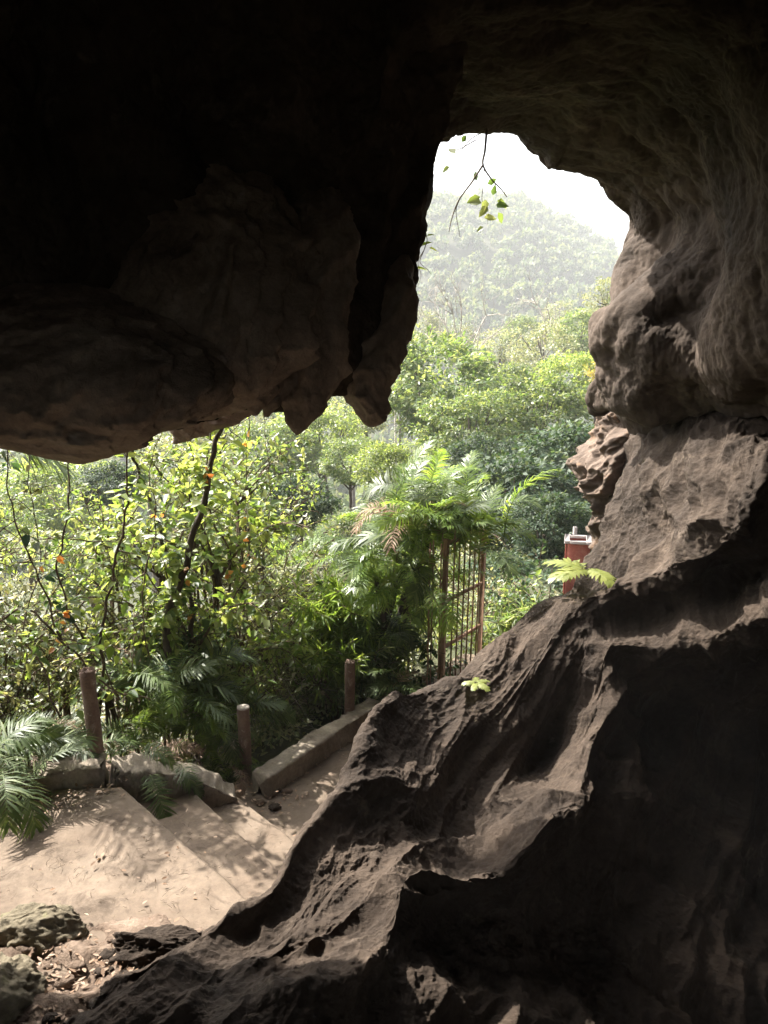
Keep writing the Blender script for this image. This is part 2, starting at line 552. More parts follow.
# ------------------------------------------------------------------ cave shell
cols = [
    # rim, r1, r2, r3, r4, outward dir
    ((-330, 1150, 3.8), (-400, 1150, 3.3), (-640, 1150, 2.6), (-800, 1150, 2.1), (-1100, 1100, 1.8), (-1, .4, .1)),
    ((-230, 640, 4.1), (-290, 620, 3.5), (-540, 580, 2.8), (-720, 500, 2.3), (-1050, 450, 2.0), (-.8, .5, .6)),
    ((-140, 475, 4.25), (-160, 430, 3.8), (-220, 360, 3.6), (-380, 200, 3.2), (-650, -100, 2.6), (-.3, .5, .9)),
    ((-60, 446, 4.3), (-62, 420, 3.9), (-80, 340, 3.8), (-120, 180, 3.8), (-220, -230, 3.0), (0, .5, .9)),
    ((5, 444, 4.3), (0, 410, 4.15), (-5, 330, 4.2), (-10, 180, 4.1), (-90, -250, 3.0), (0, .5, .9)),
    ((45, 449, 4.2), (42, 415, 4.05), (40, 335, 4.2), (30, 190, 4.3), (-40, -250, 3.1), (0, .5, .9)),
    ((78, 459, 4.1), (75, 425, 4.0), (72, 340, 4.2), (62, 200, 4.4), (0, -250, 3.1), (0, .5, .9)),
    ((108, 447, 4.15), (105, 408, 4.08), (104, 330, 4.35), (96, 200, 4.5), (40, -240, 3.15), (0, .5, .9)),
    ((142, 431, 4.2), (142, 392, 4.2), (142, 320, 4.5), (132, 200, 4.6), (80, -230, 3.2), (0, .5, .9)),
    ((180, 420, 4.3), (178, 385, 4.35), (172, 310, 4.6), (165, 195, 4.6), (115, -225, 3.25), (0, .5, .9)),
    ((222, 404, 4.5), (215, 372, 4.55), (205, 300, 4.65), (196, 190, 4.6), (150, -220, 3.3), (0, .5, .9)),
    ((262, 398, 4.65), (262, 365, 4.5), (262, 300, 4.5), (262, 195, 4.65), (230, -220, 3.4), (0, .5, .9)),
    ((300, 396, 4.8), (300, 365, 4.65), (300, 300, 4.6), (300, 180, 4.7), (290, -220, 3.5), (0, .5, .9)),
    ((350, 385, 4.95), (345, 350, 4.8), (340, 290, 4.7), (335, 180, 4.75), (330, -220, 3.6), (.1, .5, .9)),
    ((392, 352, 5.1), (378, 325, 4.85), (365, 285, 4.8), (352, 170, 4.8), (345, -220, 3.65), (.2, .6, .8)),
    ((404, 285, 5.2), (390, 272, 4.95), (384, 245, 4.9), (370, 140, 4.8), (358, -220, 3.7), (.1, .7, .8)),
    ((416, 215, 5.4), (404, 200, 5.1), (402, 165, 5.0), (387, 90, 4.7), (375, -220, 3.8), (0, .7, .8)),
    ((420, 175, 5.6), (412, 158, 5.3), (411, 120, 5.1), (397, 60, 4.7), (385, -220, 3.8), (-.1, .7, .8)),
    ((432, 145, 5.8), (426, 115, 5.6), (426, 80, 5.3), (412, 30, 4.7), (395, -220, 3.8), (-.1, .6, .9)),
    ((458, 137, 6.2), (460, 105, 5.9), (462, 70, 5.4), (462, 20, 4.7), (450, -220, 3.8), (0, .6, .9)),
    ((505, 136, 6.6), (510, 105, 6.1), (515, 70, 5.4), (520, 15, 4.7), (540, -220, 3.8), (0, .6, .9)),
    ((530, 153, 6.8), (545, 113, 6.1), (560, 72, 5.4), (580, 10, 4.7), (640, -220, 3.8), (0, .6, .9)),
    ((552, 174, 6.9), (580, 130, 6.1), (610, 80, 5.4), (650, 10, 4.6), (760, -200, 3.7), (.1, .6, .9)),
    ((580, 172, 7.0), (600, 135, 6.2), (636, 85, 5.4), (688, 20, 4.55), (820, -180, 3.65), (.2, .6, .9)),
    ((604, 183, 7.1), (624, 147, 6.2), (664, 98, 5.4), (724, 36, 4.5), (890, -150, 3.6), (.4, .6, .7)),
    ((634, 214, 7.3), (657, 180, 6.5), (700, 142, 5.6), (768, 95, 4.5), (1000, -50, 3.4), (.7, .6, .5)),
    ((631, 250, 7.5), (668, 232, 6.9), (716, 212, 6.0), (790, 180, 4.6), (1100, 100, 3.3), (.9, .6, .2)),
    ((620, 288, 7.4), (662, 280, 6.7), (715, 272, 6.1), (800, 255, 4.8), (1150, 250, 3.3), (.9, .6, .1)),
    ((597, 322, 7.2), (640, 316, 6.5), (700, 318, 6.2), (800, 310, 5.0), (1200, 400, 3.2), (.9, .6, 0)),
    ((598, 368, 7.3), (638, 366, 6.6), (690, 368, 6.3), (800, 380, 5.2), (1200, 550, 3.1), (.9, .6, 0)),
    ((600, 402, 7.6), (634, 412, 7.0), (684, 416, 6.8), (800, 430, 5.6), (1200, 700, 3.0), (.9, .6, 0)),
    ((628, 440, 8.2), (650, 455, 7.8), (700, 480, 7.4), (800, 520, 6.2), (1200, 900, 2.8), (.9, .6, -.1)),
    ((640, 640, 8.8), (660, 640, 8.4), (720, 660, 7.6), (850, 760, 6.2), (1200, 1300, 2.6), (.9, .5, -.2)),
]
net = []
for c in cols:
    rim = at(*c[0]); o = np.array(c[5], float); o /= np.linalg.norm(o)
    o2 = V(o[0], 0, max(o[2], .25)); o2 /= np.linalg.norm(o2)
    row = [rim + o2 * 9 + V(0, -1.5, 0), rim + o2 * 2.6 + V(0, .25, 0), rim + o * .4 + V(0, .05, 0), rim]
    row += [at(*c[k]) for k in (1, 2, 3, 4)]
    q = row[-1][[0, 2]] - V(0, 2.3); ang = math.atan2(q[1], q[0])
    row += [V(4.2 * cos(ang), -.8, 2.3 + 3.0 * sin(ang)), V(3.6 * cos(ang) + .3, -4, 2.4 + 2.6 * sin(ang)), V(2.5 * cos(ang) + .4, -5.8, 2.7 + 2.1 * sin(ang))]  # back ring left open: added, unseen opening that fills the hanging rock with light
    net.append(row)
def wcol(*p): return [V(*q) for q in p]
net.insert(0, wcol((-9, 3.5, -1.5), (-5.5, 3.9, -1.5), (-4, 4.0, -1.5), (-3.7, 3.9, -1.5), (-3.9, 3.3, -1.5), (-4.1, 2.6, -1.5), (-4.3, 1.8, -1.5), (-4.4, .9, -1.5), (-4.3, -.8, -1.5), (-3.4, -4, -1.5), (-2.5, -5.8, .5)))
net[-1] = wcol((9, 12, -4), (5.5, 10.5, -4), (3.6, 9.6, -4), (3.0, 9.0, -4), (3.6, 8, -4), (4.3, 6.6, -4), (4.9, 5, -4), (5.1, 3, -4), (4.6, -.8, -4), (3.8, -4, -4), (3.2, -5.8, .5))
mb = MB()
S = loft(net, 2.0)
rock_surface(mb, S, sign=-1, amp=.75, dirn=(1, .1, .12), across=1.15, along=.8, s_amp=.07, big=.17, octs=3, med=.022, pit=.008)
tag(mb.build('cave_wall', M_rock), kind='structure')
mb = MB()
vk = dict(dirn=(0.05, .1, 1), across=4.2, along=.5, s_amp=.12, big=.05, fine=2.0, med=.08)
blob(mb, [(322, 190, 4.8, 20), (324, 235, 4.6, 32), (320, 300, 4.5, 35), (314, 360, 4.5, 35), (309, 398, 4.5, 27), (300, 419, 4.5, 15), (298, 429, 4.5, 9), (297, 435, 4.5, 2)], amp=.35, **vk)
blob(mb, [(262, 200, 4.7, 12), (263, 245, 4.45, 24), (262, 310, 4.4, 25), (260, 370, 4.4, 25), (257, 396, 4.4, 17), (255, 408, 4.4, 9), (255, 416, 4.4, 2)], amp=.35, **vk)
blob(mb, [(275, 370, 4.6, 12), (272, 400, 4.5, 10), (266, 417, 4.5, 2)], amp=.2, **vk)
blob(mb, [(404, 255, 5.2, 5), (398, 285, 5.05, 15), (390, 330, 4.95, 23), (375, 365, 4.9, 25), (366, 392, 4.9, 22), (371, 410, 4.9, 17), (372, 420, 4.9, 12), (372, 427, 4.9, 3)], amp=.3, depth_ratio=.9, **vk)
blob(mb, [(220, 160, 4.7, 40), (218, 215, 4.5, 80), (212, 280, 4.36, 102), (205, 345, 4.3, 112), (190, 395, 4.32, 80), (185, 420, 4.4, 30)], depth_ratio=.42, amp=.5, seg=240, **vk)
blob(mb, [(60, 285, 4.4, 60), (56, 325, 4.08, 125), (58, 370, 3.9, 175), (56, 410, 3.88, 165), (62, 436, 3.88, 100), (74, 453, 3.93, 50), (80, 464, 3.95, 4)], depth_ratio=.4, amp=.5, seg=260, **vk)
blob(mb, [(232, 350, 4.5, 15), (230, 380, 4.4, 28), (232, 400, 4.4, 16), (233, 411, 4.45, 4)], amp=.35, **vk)
tag(mb.build('hanging_flowstone', M_rock_lifted), kind='structure')

mb = MB()
blob(mb, [(215, 385, 5.6, 50), (212, 405, 5.5, 45), (205, 420, 5.5, 36), (190, 433, 5.5, 22), (175, 444, 5.5, 3)], depth_ratio=.5, amp=.5, **vk)
tag(mb.build('hanging_rock', M_rock_lifted), kind='structure')  # slab's unlit face brightened by the paler colour

mb = MB()
blob(mb, [(655, 365, 8.8, 40), (648, 395, 8.6, 48), (640, 433, 8.5, 49), (632, 475, 8.4, 52), (640, 505, 8.4, 50), (652, 530, 8.5, 52), (665, 640, 8.8, 50)], amp=1.0, s_amp=.14, big=.2, across=2.5, along=1.2, n=260, seg=260)
tag(mb.build('rock_outcrop', M_rockred), kind='structure')

# ------------------------------------------------------------------ foreground rock slope
sl = [
    [(-60, 1150, 2.9), (-20, 1160, 2.9), (60, 1170, 2.8), (110, 1190, 2.8), (180, 1210, 2.7), (300, 1250, 2.7), (500, 1350, 2.6)],
    [(30, 1040, 3.12), (60, 1050, 3.1), (110, 1055, 3.1), (150, 1065, 3.1), (200, 1075, 2.95), (300, 1100, 2.95), (500, 1180, 3.2)],
    [(94, 976, 3.55), (125, 980, 3.45), (175, 985, 3.32), (210, 1000, 3.22), (260, 1010, 3.15), (330, 1040, 3.2), (520, 1120, 3.6)],
    [(160, 940, 3.75), (185, 946, 3.66), (225, 955, 3.52), (262, 975, 3.45), (320, 985, 3.3), (385, 1010, 3.45), (560, 1090, 3.8)],
    [(238, 910, 3.92), (258, 922, 3.8), (290, 932, 3.7), (320, 948, 3.68), (378, 955, 3.5), (430, 985, 3.65), (600, 1060, 4.0)],
    [(272, 882, 4.02), (292, 885, 3.98), (325, 892, 3.95), (360, 910, 3.95), (400, 916, 3.78), (450, 955, 4.0), (620, 1030, 4.3)],
    [(298, 838, 4.26), (318, 845, 4.2), (350, 860, 4.15), (380, 876, 4.13), (410, 884, 3.92), (470, 930, 4.3), (650, 1010, 4.6)],
    [(338, 792, 4.65), (357, 812, 4.55), (385, 833, 4.5), (415, 856, 4.46), (455, 882, 4.08), (510, 920, 4.6), (690, 990, 5.0)],
    [(370, 718, 5.2), (397, 755, 5.05), (427, 788, 5.04), (466, 832, 4.98), (508, 868, 4.35), (560, 908, 4.95), (730, 965, 5.3)],
    [(402, 690, 5.6), (427, 725, 5.45), (458, 750, 5.46), (502, 795, 5.42), (555, 816, 4.6), (604, 865, 5.35), (770, 925, 5.8)],
    [(452, 680, 6.1), (478, 702, 5.95), (510, 713, 5.9), (544, 760, 6.0), (582, 792, 5.15), (655, 835, 5.8), (820, 885, 6.3)],
    [(498, 640, 6.6), (522, 651, 6.42), (547, 652, 6.3), (575, 692, 6.28), (606, 735, 5.95), (685, 790, 6.2), (860, 845, 6.5)],
    [(545, 602, 7.1), (562, 602, 6.9), (582, 598, 6.6), (594, 628, 6.5), (618, 652, 6.25), (668, 700, 6.6), (880, 765, 6.6)],
    [(577, 580, 7.4), (602, 580, 7.0), (645, 574, 6.3), (662, 616, 6.4), (690, 655, 6.1), (745, 700, 6.5), (920, 725, 6.5)],
    [(602, 540, 7.6), (642, 538, 6.9), (700, 554, 5.8), (718, 592, 6.2), (768, 620, 5.6), (825, 660, 6.2), (960, 685, 6.3)],
    [(612, 490, 7.9), (658, 490, 6.8), (740, 518, 5.45), (772, 556, 5.9), (835, 575, 5.1), (885, 600, 5.6), (1010, 630, 5.7)],
    [(632, 440, 8.1), (682, 432, 6.8), (752, 452, 5.6), (812, 488, 5.5), (880, 515, 5.1), (940, 520, 5.3), (1050, 520, 5.3)],
    [(668, 385, 7.8), (705, 378, 7.3), (755, 384, 6.6), (815, 410, 6.0), (880, 425, 5.5), (940, 410, 5.4), (1060, 420, 5.0)],
    [(735, 290, 7.4), (765, 290, 7.1), (800, 290, 6.8), (840, 290, 6.3), (900, 290, 5.9), (960, 290, 5.5), (1060, 300, 5.1)],
]
net = []
for i, s in enumerate(sl):
    R0 = at(*s[0])
    dz = max(1.4, R0[2] + .9)
    row = [R0 + V(.55, .55, -dz), R0 + V(.15, .35, -.45)]
    row += [at(*q) for q in s]
    q = s[-1]; row += [at(q[0] + 200, q[1] + 190, q[2] * .98)]
    net.append(row)
mb = MB()
S = loft(net, 1.45)
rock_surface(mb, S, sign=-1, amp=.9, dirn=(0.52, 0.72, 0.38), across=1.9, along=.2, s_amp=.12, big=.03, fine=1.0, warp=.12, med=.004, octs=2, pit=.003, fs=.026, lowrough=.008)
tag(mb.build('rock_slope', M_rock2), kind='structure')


# ------------------------------------------------------------------ landing, steps, path
def slab(name, poly, ztop, thick, mat, bulge=.012, bev=.025, res=.045, stretch=True):
    """a worn cast slab: gridded top with soft rounded border"""
    poly = np.array(poly, float)
    n = len(poly)
    # subdivide the border
    B = []
    for a, b in zip(poly, np.roll(poly, -1, 0)):
        k = max(2, int(np.linalg.norm(b - a) / res))
        for t in range(k):
            B.append(a + (b - a) * t / k)
    B = np.array(B)
    c = B.mean(0)
    m_ = MB()
    rings = []
    wob = fbm(np.c_[B * 3, B[:, :1] * 0 + ztop], 3) * .018
    dirs = B - c; dirs /= np.linalg.norm(dirs, axis=1)[:, None]
    Bw = B + dirs * wob[:, None]
    K = 22
    prof = [(0, -thick, 0), (0, -bev, 0), (-.3 * bev, -.3 * bev, 0), (-bev, 0, 0)]
    for o, z_, _ in prof:
        q = Bw + dirs * o
        rings.append(np.c_[q, np.full(len(q), ztop + z_)])
    for k in range(1, K + 1):
        t = k / K
        q = (Bw - dirs * bev) * (1 - t) + c * t
        z_ = ztop + fbm(np.c_[q * 2.2, q[:, :1] * 0], 3) * bulge * min(1, k / 3)
        rings.append(np.c_[q, z_])
    S_ = np.array([np.vstack([r_, r_[:1]]) for r_ in rings])
    m_.add(S_.reshape(-1, 3), grid_faces(S_.shape[0], S_.shape[1]))
    return tag(m_.build(name, mat), kind='structure')


e1a, e1b = onz(122, 785, 0)[:2], onz(255, 905, 0)[:2]
e2a, e2b = onz(180, 790, -.17)[:2], onz(290, 884, -.17)[:2]
e3a, e3b = onz(205, 785, -.34)[:2], onz(292, 843, -.34)[:2]
d1 = (e1b - e1a); 
slab('landing', [onz(-420, 930, 0)[:2], onz(0, 790, 0)[:2], e1a, e1b + d1 * .5, V(0.6, 2.2), V(-1.5, 1.6), V(-4, 2)], 0, .3, M_conc, bulge=.02)
slab('upper_step', [e1a + V(.0, .08) - d1 * .0 + V(-.03, -.03), e2a + V(.0, .1), e2b + (e2b - e2a) * .6, e1b + d1 * .6], -.17, .25, M_conc)
slab('lower_step', [e2a + V(-.05, .0), e3a + V(.02, .12), e3b + (e3b - e3a) * .6, e2b + (e2b - e2a) * .7], -.34, .2, M_conc)
slab('path', [V(-1.55, 5.2), V(-1.1, 5.72), V(-.1, 6.95), V(.55, 7.85), V(.9, 8.3), V(1.9, 8.2), V(1.9, 7.4), V(.75, 6.4), V(.1, 5.4), V(-.25, 4.6), V(-.75, 4.3)], -.5, .3, M_conc, bulge=.02)


def kerb_stone(name, path, width, height, zb, rough=.02):
    P = np.array(path, float)
    W = cr_weights(len(P), np.linspace(0, len(P) - 1, 30 * (len(P) - 1)))
    C = W @ P
    T = np.gradient(C, axis=0); T[:, 2] = 0; T /= np.linalg.norm(T, axis=1)[:, None]
    Nn = np.stack([T[:, 1], -T[:, 0], 0 * T[:, 0]], -1)       # towards the path
    prof = [(-.5, -2), (-.5, -1), (-.5, -.5), (-.5, -.06), (-.495, -.02), (-.47, 0), (-.3, .0), (0, .0), (.3, .0), (.46, 0), (.49, -.03), (.5, -.08), (.5, -.3), (.5, -.7), (.52, -1.0), (.53, -2)]
    S_ = np.array([C + Nn * (a * width) + V(0, 0, 1) * (b * height) for a, b in prof]).transpose(1, 0, 2)
    # end caps
    S_ = np.concatenate([np.repeat(S_[:1].mean(1, keepdims=True), S_.shape[1], 1) - T[0] * .02 + V(0, 0, 0), S_, np.repeat(S_[-1:].mean(1, keepdims=True), S_.shape[1], 1)], 0)
    p_ = S_.reshape(-1, 3)
    n_ = grid_normals(S_).reshape(-1, 3)
    p_ = p_ + n_ * (fbm(p_ * 5, 3) * rough + fbm(p_ * 18, 2) * rough * .4)[:, None]
    m_ = MB(); m_.add(p_, grid_faces(S_.shape[0], S_.shape[1]))
    return tag(m_.build(name, M_kerb), kind='structure')


def p3(px, py, z): return onz(px, py, z)
k0 = p3(260, 775, -.33); k1 = p3(376, 699, -.33)
kerb_stone('path_kerb', [k0, k0 * .66 + k1 * .34, k0 * .33 + k1 * .67, k1], .17, .17, -.5, .022)
kerb_stone('landing_kerb', [p3(-260, 860, .13), p3(-100, 815, .14), p3(10, 779, .14), p3(60, 764, .13), p3(104, 760, .12)], .20, .17, 0, .035)
kerb_stone('stair_kerb', [p3(112, 764, .08), p3(165, 766, .0), p3(205, 776, -.14), p3(236, 790, -.30)], .22, .2, 0, .045)

# cave floor dirt inside, rising under the rock slope
fx = axis_grid(-9, 9, -3, .3, .03, 1.12); fy = axis_grid(-6, 6.8, 2.2, 3.7, .03, 1.12)
X, Y = np.meshgrid(fx, fy, indexing='ij')
P = np.stack([X, Y, 0 * X], -1).reshape(-1, 3)
inner = kerb_sd(X, Y)
front = onz(0, 925, 0)[1]
rise = sstep(3.75, 3.25, Y + .1 * fbm(P * 2, 2).reshape(X.shape))
h = -.05 + rise * .09 + rise * (ridged(P * 3, 4).reshape(X.shape) * .05 + fbm(P * 14, 3).reshape(X.shape) * .016)
h = np.where(Y > 4.2, -.7, h)
lowm = np.maximum(sstep(0, .8, X) * sstep(5.3, 4.9, Y), sstep(1.7, 2.2, X) * sstep(7.2, 6.6, Y))
en = V(1.17, 1.10) / np.hypot(1.17, 1.10); h = np.where((X - e1a[0]) * en[0] + (Y - e1a[1]) * en[1] > -.1, -.75, h) - 2.4 * lowm
tag(link('cave_floor', mesh('cave_floor', np.stack([X, Y, h], -1).reshape(-1, 3), grid_faces(len(fx), len(fy))[:, ::-1], M_dirt)), kind='structure')


def boulder(name, c, size, mat, label, cat='rock', seed=0, n=80, amp=.25, group=None):
    th = np.linspace(0, 2 * pi, n * 2); ph = np.linspace(0.001, pi - .001, n)
    TH, PH = np.meshgrid(th, ph)
    d = np.stack([np.cos(TH) * np.sin(PH), np.sin(TH) * np.sin(PH), np.cos(PH)], -1).reshape(-1, 3)
    r_ = 1 + amp * ridged(d * .9 + seed * 3.3, 3) + amp * .25 * ridged(d * 3.5 + seed, 3) + .02 * fbm(d * 12 + seed, 2)
    m_ = MB(); m_.add(d * r_[:, None] * np.array(size), grid_faces(n, n * 2))
    return tag(m_.build(name, mat, loc=c), label, cat, group)


boulder('boulder', onz(-2, 1000, .02), (.2, .2, .15), M_mossrock, 'moss stained pale boulder at the edge of the dirt floor in the lower corner', seed=1)
boulder('boulder', onz(38, 935, .0), (.24, .15, .14), M_mossrock, 'low olive stained rock lying against the edge of the sunlit landing', seed=2)
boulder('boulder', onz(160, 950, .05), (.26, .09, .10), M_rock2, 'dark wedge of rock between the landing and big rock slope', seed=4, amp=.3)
for k in range(42):
    px, py = rng.uniform(20, 150), rng.uniform(935, 1035)
    if k > 32: px, py = rng.uniform(255, 300), rng.uniform(790, 812)
    z_ = .04 if k <= 32 else -.49
    s_ = rng.uniform(.012, .04)
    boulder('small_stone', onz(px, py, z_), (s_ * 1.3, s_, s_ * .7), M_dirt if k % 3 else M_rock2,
            'small brown stone among the crumbled dirt beside the landing' if k <= 32 else 'small stone on the path at the foot of the steps', 'stone', seed=k + 10, n=10,
            group='stones in the crumbled dirt' if k <= 32 else 'stones at the foot of the steps')


# ------------------------------------------------------------------ foliage builders
def unit(a): return a / (np.linalg.norm(a, axis=-1, keepdims=True) + 1e-9)


def add_leaves(m_, P, D, Nn, L, W, oval=True, curl=.18):
    P = np.asarray(P, float); n = len(P)
    D = unit(D); S_ = unit(np.cross(D, Nn)); Nn = np.cross(S_, D)
    L = np.broadcast_to(L, n)[:, None]; W = np.broadcast_to(W, n)[:, None]
    if oval:
        b = P; t = P + D * L - Nn * L * curl
        l1 = P + D * L * .28 + S_ * W * .5 + Nn * W * .18; l2 = P + D * L * .68 + S_ * W * .36 + Nn * W * .1 - Nn * L * curl * .4
        r1 = P + D * L * .28 - S_ * W * .5 + Nn * W * .18; r2 = P + D * L * .68 - S_ * W * .36 + Nn * W * .1 - Nn * L * curl * .4
        v = np.stack([b, l1, l2, t, r2, r1], 1).reshape(-1, 3)
        i = np.arange(n)[:, None] * 6
        m_.add(v, np.vstack([i + [0, 1, 2, 3], i + [0, 3, 4, 5]]))
    else:
        v = np.stack([P, P + D * L * .45 + S_ * W * .5, P + D * L - Nn * L * curl, P + D * L * .45 - S_ * W * .5], 1).reshape(-1, 3)
        m_.add(v, np.arange(n)[:, None] * 4 + [0, 1, 2, 3])


def rand_dirs(n): return unit(rng.normal(size=(n, 3)))


def crown_mesh(name, mat, nclump=130, per=75, leaf=.075, lw=.45, flat=.85, seed=0, clump=.16, oval=False, droop=.3):
    m_ = MB()
    # lumpy envelope
    lob = rand_dirs(7); lob[:, 2] = np.abs(lob[:, 2]) * .8; lr = rng.uniform(.2, .45, 7)
    d = rand_dirs(nclump * 2)
    rad = 0.62 + np.max(np.clip((d @ lob.T - .55) / .45, 0, 1) * lr, 1)
    C = d * rad[:, None] * rng.uniform(.35, 1.0, (nclump * 2, 1)) ** .45
    C[:, 2] *= flat
    C = C[C[:, 2] > -.62][:nclump]
    for c in C:
        n = int(per * rng.uniform(.5, 1.4))
        out = unit(c + rng.normal(size=3) * .2 + V(0, 0, .25))
        cs = clump * rng.uniform(.6, 1.35)
        off = rand_dirs(n) * rng.uniform(.2, 1, (n, 1)) ** .5 * cs * V(1.15, 1.15, .55)
        D = unit(off / cs * .8 + out * .5 + V(0, 0, -droop) + rng.normal(size=(n, 3)) * .35)
        Nn = unit(V(0, 0, 1.0) + out * .5 + rng.normal(size=(n, 3)) * .5)
        L = leaf * rng.uniform(.6, 1.25, n)
        add_leaves(m_, c + off, D, Nn, L, L * lw, oval)
    return m_.me(name, mat, smooth=False), C


print('crowns')
CROWNS = {}
for key, mat, kw in [('mid', G_mid, {}), ('mid2', G_mid, dict(nclump=170, leaf=.065, clump=.14)), ('bright', G_bright, dict(nclump=140, leaf=.07)),
                     ('dark', G_dark, dict(nclump=150, leaf=.08, per=80)), ('dark2', G_dark, dict(nclump=120, leaf=.1, per=60, lw=.5, clump=.19)),
                     ('grey', G_grey, dict(nclump=110, leaf=.06, clump=.15, per=60)), ('yellow', G_yellow, dict(nclump=50, per=40, leaf=.09))]:
    CROWNS[key] = crown_mesh('crown_' + key, mat, **kw)


def gz(x, y):
    return float(ground(np.array([x]), np.array([y]))[0])


MARKS = [('the longest hanging rock lobe', 372, 400), ('the pointed middle rock lobe', 297, 415), ('the lowest bulge of the rock edge', 78, 455), ('the gate', 460, 630),
         ('the arching palm', 435, 520), ('the red box', 586, 545), ('the reddish rock outcrop', 605, 465), ('the hanging leafy twig', 485, 200), ('the right rock wall', 610, 340),
         ('the leftmost post', 98, 700), ('the middle post', 246, 725), ('the kerb post', 349, 685), ('the lattice gate post', 430, 650), ('the thick twisted vine', 195, 530),
         ('the brown hanging slab', 205, 425), ('the steps', 200, 800), ('the lime fern', 580, 572), ('the leaning vine stem', 150, 500), ('the short hanging sprig', 424, 250)]
USED = set()


def place(desc, px, py, d):
    o_ = sorted(MARKS, key=lambda q: math.hypot(px - q[1], py - q[2]))
    for nm, mx, my in o_:
        dx, dy = px - mx, py - my
        if math.hypot(dx, dy) < 22: rel = 'right behind'
        elif abs(dx) > 2.2 * abs(dy): rel = 'to the right of' if dx > 0 else 'to the left of'
        elif abs(dy) > 2.2 * abs(dx): rel = 'below' if dy > 0 else 'above'
        else: rel = ('below' if dy > 0 else 'above') + (' right of' if dx > 0 else ' left of')
        lb = desc + ' ' + rel + ' ' + nm
        if lb not in USED:
            USED.add(lb); return lb
    return desc


def tree(px, py, d, rpx, key, label, group=None, sx=1.0, sz=1.0, bark=None, name='broadleaf_tree'):
    c = at(px, py, d); r_ = rpx * d / F / .85
    base = V(c[0] + rng.normal() * .1 * r_, c[1] + rng.normal() * .1 * r_, 0); base[2] = min(gz(base[0], base[1]), c[2] - r_ * .9) 
    root = tag(link(name, None, loc=base), label, 'tree', group)
    me, C = CROWNS[key]
    rz = rng.uniform(0, 2 * pi)
    link('crown', me, root, loc=c - base, rot=(0, 0, rz), scale=(r_ * sx, r_ * sx, r_ * sz))
    m_ = MB(); cc = c - base
    mid = cc * .55 + V(rng.normal() * .12 * r_, rng.normal() * .12 * r_, 0)
    P = cr_weights(4, np.linspace(0, 3, 14)) @ np.array([V(0, 0, -.2), mid * .5, mid, cc + V(0, 0, -.1 * r_)])
    m_.tube(P, np.linspace(.055, .025, 14) * r_ + .01, 7, jit=.06)
    ca, sa = cos(rz), sin(rz)
    for q in C[rng.choice(len(C), 14, replace=False)]:
        e = cc + V(ca * q[0] - sa * q[1], sa * q[0] + ca * q[1], 0) * r_ * sx * .85 + V(0, 0, q[2] * r_ * sz * .85)
        st = cc + V(0, 0, -r_ * rng.uniform(.2, .75))
        m_.tube([st, st * .5 + e * .5 + V(0, 0, -.08 * r_), e], np.array([.02, .012, .005]) * r_ + .003, 5)
    m_.build('trunk', bark or M_bark, root)
    return root


TL = {'mid': 'rounded green tree', 'mid2': 'fine leaved green tree', 'bright': 'yellow green tree', 'dark': 'dense dark green tree', 'dark2': 'glossy dark tree', 'grey': 'pale airy tree', 'yellow': 'yellow tree'}
tree(437, 392, 27, 72, 'mid', 'tall green tree filling the middle of the cave mouth right of the hanging rock lobe')
tree(395, 470, 17, 40, 'bright', 'bright bushy tree behind the top of arching palm, below the pointed rock lobe')
tree(350, 462, 21, 34, 'mid2', 'small round green tree under the notch between the two rock lobes')
tree(300, 505, 15, 36, 'dark', 'dark rounded tree halfway between hanging rock lobe and wooden post')
tree(570, 470, 17, 55, 'dark2', 'dark glossy tree beside the reddish rock outcrop')
tree(512, 505, 15.5, 60, 'dark2', 'dark glossy broad tree directly behind the arching palm')
tree(607, 300, 22, 22, 'grey', 'thin leafed pale tree peeking over the shoulder of right rock wall', sz=1.3)
tree(600, 372, 24, 17, 'yellow', 'small yellow leaved tree against the edge of right rock wall')
many = [
    (470, 430, 23, 55, 'mid2'), (540, 420, 24, 55, 'mid'), (505, 395, 32, 42, 'mid2'), (575, 385, 30, 45, 'bright'), (545, 352, 45, 38, 'grey'),
    (500, 355, 55, 34, 'grey'), (400, 350, 50, 30, 'mid2'), (580, 335, 55, 32, 'mid'), (365, 405, 40, 42, 'grey'), (320, 440, 34, 50, 'bright'), (270, 455, 32, 46, 'mid2'),
    (425, 330, 75, 24, 'grey'), (520, 335, 80, 24, 'mid2'), (560, 320, 85, 24, 'grey'), (600, 345, 60, 30, 'mid'), (460, 345, 65, 26, 'grey'),
    (490, 470, 19, 45, 'dark'), (545, 530, 13.5, 46, 'dark'), (590, 540, 14, 40, 'dark2'), (500, 590, 12.5, 46, 'dark'), (560, 600, 12, 40, 'dark2'), (450, 520, 17, 40, 'mid'),
    (240, 500, 22, 46, 'mid'), (180, 470, 26, 52, 'grey'), (110, 490, 19, 34, 'dark'), (60, 500, 34, 60, 'bright'), (10, 470, 40, 60, 'grey'), (-40, 530, 24, 60, 'mid2'),
    (30, 570, 17, 55, 'grey'), (90, 570, 15, 45, 'mid'), (340, 540, 14, 34, 'mid'), (300, 575, 12.5, 34, 'grey'), (285, 600, 13, 34, 'bright'), (255, 560, 14, 36, 'bright'), (200, 560, 13, 40, 'mid2'),
    (270, 650, 11, 34, 'grey'), (320, 620, 11, 30, 'bright'), (-100, 560, 20, 60, 'mid'), (-150, 480, 30, 70, 'bright'), 
    (140, 420, 45, 60, 'grey'), (220, 420, 48, 52, 'grey'), (50, 430, 60, 60, 'grey'), (-60, 420, 55, 60, 'grey'), (300, 400, 55, 46, 'mid2'), (350, 370, 70, 34, 'grey'),
]
